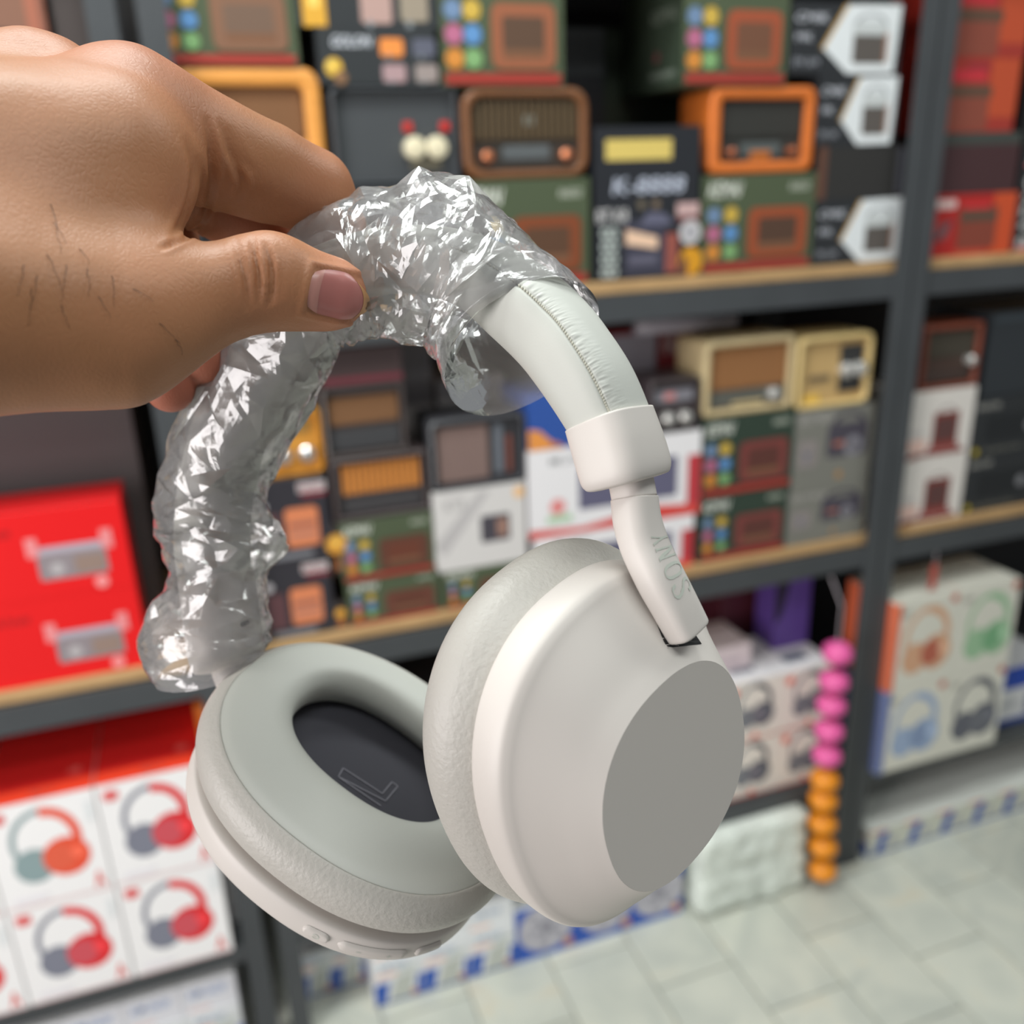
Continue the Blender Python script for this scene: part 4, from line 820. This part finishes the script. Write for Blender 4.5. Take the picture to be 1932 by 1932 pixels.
# stations: centre px,py,depth | e1 = in-picture half axis (px) | e2 = towards-us half axis (px, px, metres nearer) | crumple
ST = [(985, 654, .203, (142, -72), (-16, -106, .016), .3), (936, 590, .203, (104, -104), (-22, -48, .017), .5), (885, 530, .204, (80, -106), (-20, -10, .017), .9), (838, 492, .2075, (26, -150), (-8, 0, .0165), 1.1), (735, 494, .2125, (-2, -136), (0, 0, .015), 1.15), (660, 512, .215, (-14, -128), (0, 0, .0128), 1.), (598, 545, .221, (-48, -98), (0, 0, .0125), .9), (545, 612, .2285, (-84, -56), (0, 0, .0135), .9), (497, 715, .2375, (-98, -28), (0, 0, .015), 1.),
      (428, 840, .246, (-104, -14), (0, 0, .016), 1.), (398, 930, .2505, (-98, -2), (0, 0, .0165), 1.), (410, 990, .2525, (-108, 4), (0, 0, .017), 1.), (424, 1032, .2525, (-112, 0), (0, 0, .017), 1.), (412, 1085, .2525, (-88, 0), (0, 0, .0165), .9), (396, 1150, .252, (-106, -6), (0, 0, .0165), .9), (384, 1205, .2515, (-122, 2), (0, 4, .017), .8), (386, 1240, .251, (-112, 18), (0, 14, .016), .6), (392, 1262, .251, (-98, 26), (4, 34, .014), .4)]
S = catmull([[*s[:3], *s[3], *s[4], s[5]] for s in ST], 14)
r2 = np.random.default_rng(21); ns = len(S)
def film_pt(si, th):
    """point and outward direction of the smooth sleeve at station si (fractional) and angle th"""
    k = np.clip(si, 0, ns - 1.001); j = k.astype(int); f = (k - j)[:, None]; q = S[j] * (1 - f) + S[j + 1] * f; c, n_ = np.cos(th), np.sin(th)
    x = q[:, 0] + q[:, 3] * c + q[:, 5] * n_; y = q[:, 1] + q[:, 4] * c + q[:, 6] * n_; d = q[:, 2] - q[:, 7] * n_
    p = np.stack([(x - 966) / FPX * d, (966 - y) / FPX * d, -d], 1); c0 = np.stack([(q[:, 0] - 966) / FPX * q[:, 2], (966 - q[:, 1]) / FPX * q[:, 2], -q[:, 2]], 1)
    n = p - c0; return p, n / np.linalg.norm(n, axis=1)[:, None], q[:, 8]
# big crumple facets: a jittered lattice over the sleeve, every node pushed in or out; then fine crinkles inside each facet
NC_, NR_ = 18, 50
gi, gj = np.meshgrid(np.arange(NR_), np.arange(NC_), indexing='ij'); js = (ns - 1) / (NR_ - 1)
si = gi * js + r2.uniform(-.42, .42, gi.shape) * js * ((gi > 0) & (gi < NR_ - 1)); tj = (gj + .5 * (gi % 2) + .22 * gi + r2.uniform(-.38, .38, gi.shape)) * 2 * np.pi / NC_
off = r2.normal(0, .00052, gi.shape) + .0008 + .0013 * (r2.random(gi.shape) > .93)
SUB = 5; V_ = []; F_ = []; key = {}
def node(i, j): return np.array([si[i, j % NC_], tj[i, j % NC_] + (2 * np.pi if j >= NC_ else 0), off[i, j % NC_]])
for i in range(NR_ - 1):
    for j in range(NC_):
        a, b, c, d = node(i, j), node(i, j + 1), node(i + 1, j), node(i + 1, j + 1)
        if i % 2: tris = ((a, c, d), (a, d, b)) if r2.random() > .35 else ((a, c, b), (b, c, d))
        else: tris = ((a, c, b), (b, c, d)) if r2.random() > .35 else ((a, c, d), (a, d, b))
        for A_, B_, C_ in tris:
            ids = {}
            for u in range(SUB + 1):
                for v in range(SUB + 1 - u):
                    q = A_ + (B_ - A_) * u / SUB + (C_ - A_) * v / SUB; kk = (round(q[0], 4), round(q[1] % (2 * np.pi), 4) % 6.2832)
                    if kk not in key: key[kk] = len(V_); V_.append(q)
                    ids[u, v] = key[kk]
            for u in range(SUB):
                for v in range(SUB - u):
                    F_.append((ids[u, v], ids[u + 1, v], ids[u, v + 1]))
                    if u + v < SUB - 1: F_.append((ids[u + 1, v], ids[u + 1, v + 1], ids[u, v + 1]))
V_ = np.array(V_); P, nrm, cr = film_pt(V_[:, 0], V_[:, 1])
tri = lambda x: abs((x % 1.) * 2 - 1) * 2 - 1
disp = np.zeros(len(P))
fine = .3 + .7 * np.exp(-((V_[:, 0] / 14 - 4.2) / 2.2) ** 2)
for fq, sl, nn in ((60, .016, 3), (130, .02, 4), (260, .022, 5)):
    for k in range(nn):
        d = unit(r2.normal(size=3)); ph = r2.random(); wv = r2.normal(size=(2, 3)) * fq * .9
        disp += tri((P @ d) * fq + ph + .25 * np.sin(P @ wv[0] + k) + .16 * np.sin(P @ wv[1] * 1.7 + 2 * k)) * sl / fq
P = P + nrm * ((V_[:, 2] * 1.15 + disp * fine) * cr)[:, None]
F_ = [f for f in F_ if len(set(f)) == 3]
film = mesh_obj('plastic_film', P, F_, film_mat(), None, False, loc=tuple(world(cp(735, 494, .2125))), cam_space=True)
film['label'] = 'crumpled clear plastic film sleeve wrapped around the headband and pinched by the fingers'; film['category'] = 'plastic film'

# ================================================================== the hand
# joints in metres in the hand-held frame: x right, y up, z towards the lens
J = dict(elbow=(-.36, -.06, -.005), wr=(-.158, .047, -.155), imc=(-.083, .0865, -.2), ipip=(-.0495, .0795, -.226), idip=(-.043, .0665, -.2425), itip=(-.0415, .056, -.243), mmc=(-.1065, .094, -.208), mpip=(-.068, .0765, -.241), mdip=(-.062, .058, -.243), mtip=(-.0625, .051, -.238), rmc=(-.127, .092, -.217), rpip=(-.094, .073, -.243), rdip=(-.084, .051, -.241), rtip=(-.0785, .0395, -.2325), pmc=(-.142, .083, -.224), ppip=(-.107, .063, -.245), pdip=(-.095, .042, -.241), ptip=(-.0865, .0315, -.2305),
         cmc=(-.119, .036, -.154), tmc=(-.0790, .0372, -.179), tip=(-.0515, .0482, -.190), tt=(-.0382, .0468, -.1955))
J = {k: np.array(v) for k, v in J.items()}
def axis_(a, f0, f1, b, fine, g=1.12):
    A = list(np.arange(f0, f1, fine)); st_ = fine; x = f0; lo = []
    while x > a: st_ = min(st_ * g, .006); x -= st_; lo.append(x)
    st_ = fine; x = A[-1]; hi = []
    while x < b: st_ = min(st_ * g, .006); x += st_; hi.append(x)
    return np.array(lo[::-1] + A + hi, np.float32)
FINE = .00058
AX = axis_(-.42, -.118, -.026, -.02, FINE); AY = axis_(-.14, .010, .106, .118, FINE); AZ = axis_(-.262, -.252, -.150, .06, FINE)
def sd_cap(X, Y, Z, a, b, ra, rb):
    ba = b - a; q = ((X - a[0]) * ba[0] + (Y - a[1]) * ba[1] + (Z - a[2]) * ba[2]) / (ba @ ba); q = np.clip(q, 0, 1)
    return np.sqrt((X - a[0] - q * ba[0]) ** 2 + (Y - a[1] - q * ba[1]) ** 2 + (Z - a[2] - q * ba[2]) ** 2) - (ra + (rb - ra) * q)
def smin(a, b, k):
    h = np.maximum(k - abs(a - b), 0) / k; return np.minimum(a, b) - h * h * k * .25
def chain(X, Y, Z, js, rs, k):
    d = None
    for i in range(len(js) - 1):
        e = sd_cap(X, Y, Z, js[i], js[i + 1], rs[i], rs[i + 1]); d = e if d is None else smin(d, e, k)
    return d
def hand_sdf(X, Y, Z):
    v = lambda *a: np.array(a)
    # palm and wrist
    d = chain(X, Y, Z, [J['elbow'], J['wr']], [.038, .026], .01)
    for m, r0, r1 in (('imc', .020, .0118), ('mmc', .021, .0125), ('rmc', .020, .0115), ('pmc', .019, .0105)): d = smin(d, sd_cap(X, Y, Z, J['wr'] + (.004, 0, -.004), J[m], r0, r1), .014)
    # first web muscle, palm body, thenar
    d = smin(d, sd_cap(X, Y, Z, v(-.125, .060, -.168), v(-.0825, .0725, -.1895), .020, .0168), .012)
    d = smin(d, sd_cap(X, Y, Z, v(-.135, .052, -.19), v(-.10, .066, -.214), .020, .014), .014)
    t = chain(X, Y, Z, [J['cmc'] + (-.02, .004, .014), J['cmc'], J['tmc']], [.024, .0232, .0150], .012)
    d = smin(d, t, .016)
    d = smin(d, sd_cap(X, Y, Z, v(-.098, .040, -.176), v(-.087, .060, -.184), .0145, .0125), .014)
    # knuckle swell
    d = smin(d, sd_cap(X, Y, Z, J['imc'] + (-.002, .0035, .001), J['imc'] + (.004, .0015, -.002), .0098, .009), .008)
    d = smin(d, sd_cap(X, Y, Z, J['mmc'] + (-.004, .0035, .002), J['mmc'] + (.001, .0025, 0), .0098, .0095), .008)
    # thumb
    th = chain(X, Y, Z, [J['tmc'], J['tip'], J['tt']], [.0142, .0082, .0069], .007)
    th = smin(th, sd_cap(X, Y, Z, J['tip'] + (.003, -.0006, .0), J['tt'] + (-.003, .0002, 0), .0083, .0073), .004)
    d = smin(d, th, .009)
    # fingers
    ix = chain(X, Y, Z, [J['imc'], J['ipip'], J['idip'], J['itip']], [.0122, .0094, .0080, .0066], .004)
    ix = smin(ix, sd_cap(X, Y, Z, J['imc'] * .62 + J['ipip'] * .38 - (0, .001, 0), J['imc'] * .3 + J['ipip'] * .7, .0112, .0100), .006)
    d = smin(d, ix, .006)
    md = chain(X, Y, Z, [J['mmc'], J['mpip'], J['mdip'], J['mtip']], [.0118, .0094, .0080, .0070], .004); d = smin(d, md, .0022)
    rg = chain(X, Y, Z, [J['rmc'], J['rpip'], J['rdip'], J['rtip']], [.0112, .0089, .0080, .0075], .004); d = smin(d, rg, .0018)
    pk = chain(X, Y, Z, [J['pmc'], J['ppip'], J['pdip'], J['ptip']], [.0102, .0080, .0070, .0064], .004); d = smin(d, pk, .0016)
    return d
def surface_nets(AX, AY, AZ, fn):
    nx, ny, nz = len(AX), len(AY), len(AZ); vol = np.empty((nx, ny, nz), np.float32)
    for i in range(0, nx, 24):
        X, Y, Z = np.meshgrid(AX[i:i + 24], AY, AZ, indexing='ij'); vol[i:i + 24] = fn(X, Y, Z)
    ins = vol < 0; cnt = np.zeros((nx - 1, ny - 1, nz - 1), np.uint8); off = [(a, b, c) for a in (0, 1) for b in (0, 1) for c in (0, 1)]
    for a, b, c in off: cnt += ins[a:nx - 1 + a, b:ny - 1 + b, c:nz - 1 + c]
    I = np.argwhere((cnt > 0) & (cnt < 8)); idx = -np.ones(cnt.shape, np.int32); idx[tuple(I.T)] = np.arange(len(I))
    cv = np.stack([vol[I[:, 0] + a, I[:, 1] + b, I[:, 2] + c] for a, b, c in off], 1); cpz = np.array(off, float)
    acc = np.zeros((len(I), 3)); num = np.zeros(len(I))
    for i in range(8):
        for j in range(i + 1, 8):
            if abs(cpz[i] - cpz[j]).sum() != 1: continue
            m = (cv[:, i] < 0) != (cv[:, j] < 0); t = cv[m, i] / (cv[m, i] - cv[m, j]); acc[m] += cpz[i] + t[:, None] * (cpz[j] - cpz[i]); num[m] += 1
    loc = acc / num[:, None]
    V = np.stack([A[I[:, k]] + loc[:, k] * (A[I[:, k] + 1] - A[I[:, k]]) for k, A in enumerate((AX, AY, AZ))], 1)
    F = []
    for ax in range(3):
        a = [slice(None)] * 3; b = [slice(None)] * 3; a[ax] = slice(0, -1); b[ax] = slice(1, None); ch = ins[tuple(a)] != ins[tuple(b)]; E = np.argwhere(ch)
        o1, o2 = [(1, 2), (2, 0), (0, 1)][ax]; ok = (E[:, o1] > 0) & (E[:, o2] > 0) & (E[:, o1] < (nx, ny, nz)[o1] - 1) & (E[:, o2] < (nx, ny, nz)[o2] - 1); E = E[ok]
        def at(d1, d2):
            Q = E.copy(); Q[:, o1] -= d1; Q[:, o2] -= d2; return idx[tuple(Q.T)]
        q = np.stack([at(1, 1), at(0, 1), at(0, 0), at(1, 0)], 1); flip = ~ins[tuple(E.T)]; q[flip] = q[flip][:, ::-1]; F.append(q)
    return V, np.concatenate(F)
HV, HFc = surface_nets(AX, AY, AZ, hand_sdf)
def grad(V, e=.0004):
    g = np.stack([hand_sdf(*(V + np.eye(3)[k] * e).T) - hand_sdf(*(V - np.eye(3)[k] * e).T) for k in range(3)], 1); return g / (np.linalg.norm(g, axis=1)[:, None] + 1e-9)
HN = grad(HV)
# wrinkles and folds of the skin, laid on the side they lie on
FOLDS = [([(441, 446), (455, 495), (466, 550), (469, 590)], 6.5, .0007), ([(474, 444), (481, 483), (488, 530), (487, 582)], 6, .001), ([(499, 456), (511, 502), (512, 552), (507, 580)], 6, .0009), ([(524, 505), (527, 545), (521, 575)], 6, .00025), ([(460, 452), (471, 510), (478, 580)], 5, .00025),
         ([(388, 215), (398, 280), (400, 340), (387, 400), (362, 440)], 7, .0011), ([(412, 222), (430, 275), (449, 322), (455, 352), (438, 392)], 7, .0008), ([(350, 255), (366, 320), (360, 372), (342, 420), (318, 460)], 7, .0009), ([(372, 290), (381, 350), (368, 400), (344, 444)], 6, .0006), ([(300, 470), (344, 450), (390, 428)], 5, .0009), ([(430, 235), (448, 286), (474, 330)], 8, .0004)]
hpx = np.stack([966 + FPX * HV[:, 0] / -np.minimum(HV[:, 2], -.05), 966 - FPX * HV[:, 1] / -np.minimum(HV[:, 2], -.05)], 1)
front = (HN * -HV).sum(1) > -.02
D_ = np.zeros(len(HV))
for pts, wd, am in FOLDS:
    C_ = catmull(pts, 12); sel = front & (hpx[:, 0] > C_[:, 0].min() - 30) & (hpx[:, 0] < C_[:, 0].max() + 30) & (hpx[:, 1] > C_[:, 1].min() - 30) & (hpx[:, 1] < C_[:, 1].max() + 30) & (HV[:, 2] > -.235)
    dm = np.linalg.norm(hpx[sel][:, None] - C_[None], axis=2); ds = dm.min(1); tt_ = dm.argmin(1) / (len(C_) - 1); am = am * np.clip(np.minimum(tt_, 1 - tt_) / .3, 0, 1); D_[sel] += -am * np.exp(-(ds / wd) ** 2) + am * .35 * np.exp(-((ds - wd * 2.2) / wd) ** 2)
# the bed of the thumb nail: sunk under the plate, with a raised fold of skin around it
nA, nB = np.array([588., 546.]), np.array([684., 566.]); nx_ = (nB - nA) / np.linalg.norm(nB - nA); rel = hpx - nA; ns_ = rel @ nx_ / np.linalg.norm(nB - nA); nt_ = (rel @ np.array([-nx_[1], nx_[0]])) / 45
rho = np.maximum(np.abs(ns_ - .52) / .56, np.abs(nt_)); selN = front & (HV[:, 2] > -.215) & (rho < 1.8)
D_[selN] += -.0003 / (1 + np.exp((rho[selN] - .98) * 30)) + .0004 * np.exp(-((rho[selN] - 1.12) / .13) ** 2) * (ns_[selN] < .9)
low = np.array([mnoise.noise(Vector(v * 90)) for v in HV]); D_ += .00035 * low
HV2 = HV + HN * D_[:, None]
def skin():
    m = mat('skin', (180, 126, 94), .46, sss=.12, spec=.4); N = m.node_tree.nodes; L = m.node_tree.links; b = N['Principled BSDF']
    tc = N.new('ShaderNodeTexCoord')
    n = N.new('ShaderNodeTexNoise'); n.inputs['Scale'].default_value = 45; n.inputs['Detail'].default_value = 4; L.new(tc.outputs['Object'], n.inputs['Vector'])
    r = N.new('ShaderNodeValToRGB'); r.color_ramp.elements[0].position = .3; r.color_ramp.elements[0].color = lin((164, 114, 78)); r.color_ramp.elements[1].position = .7; r.color_ramp.elements[1].color = lin((175, 121, 86)); L.new(n.outputs['Fac'], r.inputs[0])
    at = N.new('ShaderNodeVertexColor'); at.layer_name = 'flush'
    mx = N.new('ShaderNodeMix'); mx.data_type = 'RGBA'; mx.inputs[7].default_value = lin((190, 100, 92)); L.new(at.outputs[0], mx.inputs[0]); L.new(r.outputs[0], mx.inputs[6]); L.new(mx.outputs[2], b.inputs['Base Color'])
    mp = N.new('ShaderNodeMapping'); mp.inputs['Scale'].default_value = (1, 1.0, .6); mp.inputs['Rotation'].default_value = (0, .6, .3); L.new(tc.outputs['Object'], mp.inputs[0])
    nd = N.new('ShaderNodeTexNoise'); nd.inputs['Scale'].default_value = 260; L.new(mp.outputs[0], nd.inputs['Vector'])
    mxv = N.new('ShaderNodeMix'); mxv.data_type = 'VECTOR'; mxv.inputs[0].default_value = .0025; L.new(mp.outputs[0], mxv.inputs[4]); L.new(nd.outputs['Color'], mxv.inputs[5])
    v1 = N.new('ShaderNodeTexVoronoi'); v1.feature = 'DISTANCE_TO_EDGE'; v1.inputs['Scale'].default_value = 1000; L.new(mxv.outputs[1], v1.inputs['Vector'])
    rr = N.new('ShaderNodeMapRange'); rr.inputs[1].default_value = 0; rr.inputs[2].default_value = .25; L.new(v1.outputs['Distance'], rr.inputs[0])
    n3 = N.new('ShaderNodeTexNoise'); n3.inputs['Scale'].default_value = 1400; n3.inputs['Detail'].default_value = 3; L.new(tc.outputs['Object'], n3.inputs['Vector'])
    ad = N.new('ShaderNodeMath'); ad.operation = 'MULTIPLY_ADD'; ad.inputs[1].default_value = .5; L.new(n3.outputs['Fac'], ad.inputs[0]); L.new(rr.outputs[0], ad.inputs[2])
    bp = N.new('ShaderNodeBump'); bp.inputs['Strength'].default_value = .3; bp.inputs['Distance'].default_value = .0001; L.new(ad.outputs[0], bp.inputs['Height']); L.new(bp.outputs[0], b.inputs['Normal'])
    return m
HB = tuple(world(J['wr']))
hand = mesh_obj('person', HV2, HFc, skin(), None, True, loc=HB, cam_space=True)
hand['label'] = 'left hand of a person, thumb and forefinger pinching the film wrapped headband'; hand['category'] = 'hand'
fl_ = np.zeros(len(HV)); 
for nm_, rad, am in (('imc', .017, .32), ('mmc', .015, .2), ('ipip', .012, .22), ('tip', .010, .15), ('rtip', .014, .6), ('ptip', .014, .6), ('itip', .016, .6), ('mtip', .014, .6), ('mpip', .014, .45), ('tt', .009, .25)):
    fl_ = np.maximum(fl_, am * np.exp(-(np.linalg.norm(HV - J[nm_] - (0, .006 if 'mc' in nm_ else 0, 0), axis=1) / rad) ** 2))
ca = hand.data.color_attributes.new('flush', 'FLOAT_COLOR', 'POINT'); ca.data.foreach_set('color', np.repeat(fl_, 4).reshape(-1, 4).astype(np.float32).ravel())
# thumb nail: a curved plate seated in the skin of the thumb tip
def to_skin(px, py, d0=.165):
    d = np.full(len(px), d0)
    for _ in range(60):
        Q = np.stack([(px - 966) / FPX * d, (966 - py) / FPX * d, -d], 1); d = d + np.maximum(hand_sdf(*Q.T), -.001) * .8
    return Q
A0, A1 = np.array([588., 546.]), np.array([682., 566.]); ax_ = (A1 - A0); pr = np.array([-ax_[1], ax_[0]]) / np.linalg.norm(ax_)
NA, NB = 22, 18; G_ = []
for i in range(NA):
    s = i / (NA - 1)
    for j in range(NB):
        t = j / (NB - 1) * 2 - 1; hw = 47 * (1 - .28 * (1 - s) ** 5) * (1 - .06 * s - .3 * s ** 6)
        end = 10 * (1 - t * t) * s * s - 8 * (1 - s) ** 2 * (1 - t * t) - 14 * s * s * t * (-.6)
        G_.append(A0 + ax_ * s + ax_ / np.linalg.norm(ax_) * (end - 12 * (s ** 3) * t * t) + pr * hw * t)
G_ = np.array(G_); Q = to_skin(G_[:, 0], G_[:, 1]); Qn = grad(Q); NV = []
lift = np.array([(.00042 * (1 - (j / (NB - 1) * 2 - 1) ** 4) + .0001) * min(1, i / 2.5) + .0003 * (i / (NA - 1)) ** 3 - .00012 for i in range(NA) for j in range(NB)])
Nf = [(i * NB + j, i * NB + j + 1, (i + 1) * NB + j + 1, (i + 1) * NB + j) for i in range(NA - 1) for j in range(NB - 1)]
def nail_mat():
    m = mat('thumb_nail', (170, 106, 100), .3, spec=.5, sss=.1); return m
nail = mesh_obj('thumb_nail', Q + Qn * lift[:, None], Nf, nail_mat(), hand, True, cam_space=True); nail['label'] = 'pink thumb nail'
nail['o'] = hand['o']
m_lun = mat('nail_lunula', (178, 126, 116), .32); k = 5
mesh_obj('lunula', (Q + Qn * (lift[:, None] + .00006))[:k * NB], [f for f in Nf if max(f) < k * NB], m_lun, nail, True, cam_space=True)
m_tipn = mat('nail_edge', (188, 140, 92), .35)
mesh_obj('nail_tip', (Q + Qn * (lift[:, None] + .00006))[(NA - 3) * NB:], [tuple(i - (NA - 3) * NB for i in f) for f in Nf if min(f) >= (NA - 3) * NB], m_tipn, nail, True, cam_space=True)
# a few fine dark hairs on the back of the thumb side
mb = MB(); hr = random.Random(5)
spots = [(95, 385, 20, 95), (88, 480, 30, 70), (70, 520, -12, 60), (165, 505, 4, 55), (210, 520, 6, 60), (150, 470, 18, 30), (250, 545, 40, 25), (60, 545, -8, 70), (115, 575, 16, 45), (300, 610, 40, 40), (330, 640, 14, 30), (185, 560, 22, 40), (100, 420, 24, 40), (125, 500, -10, 70), (45, 500, -14, 60)]
for (x, y, dx, dy) in spots:
    n = 7; hx = np.array([x + dx * (k / n) + 6 * math.sin(k * .8) * hr.uniform(-.5, .5) for k in range(n + 1)]); hy = np.array([y + dy * k / n for k in range(n + 1)])
    Qh = to_skin(hx, hy); Qh = Qh + grad(Qh) * np.array([.0001 + .0006 * math.sin(math.pi * k / n) for k in range(n + 1)])[:, None]; tube(mb, list(Qh), [.000055 * (1 - .6 * k / n) for k in range(n + 1)], 4)
hh = mb.obj('hair', mat('dark_hair', (52, 36, 28), .6), hand, False, cam_space=True); hh['kind'] = 'stuff'
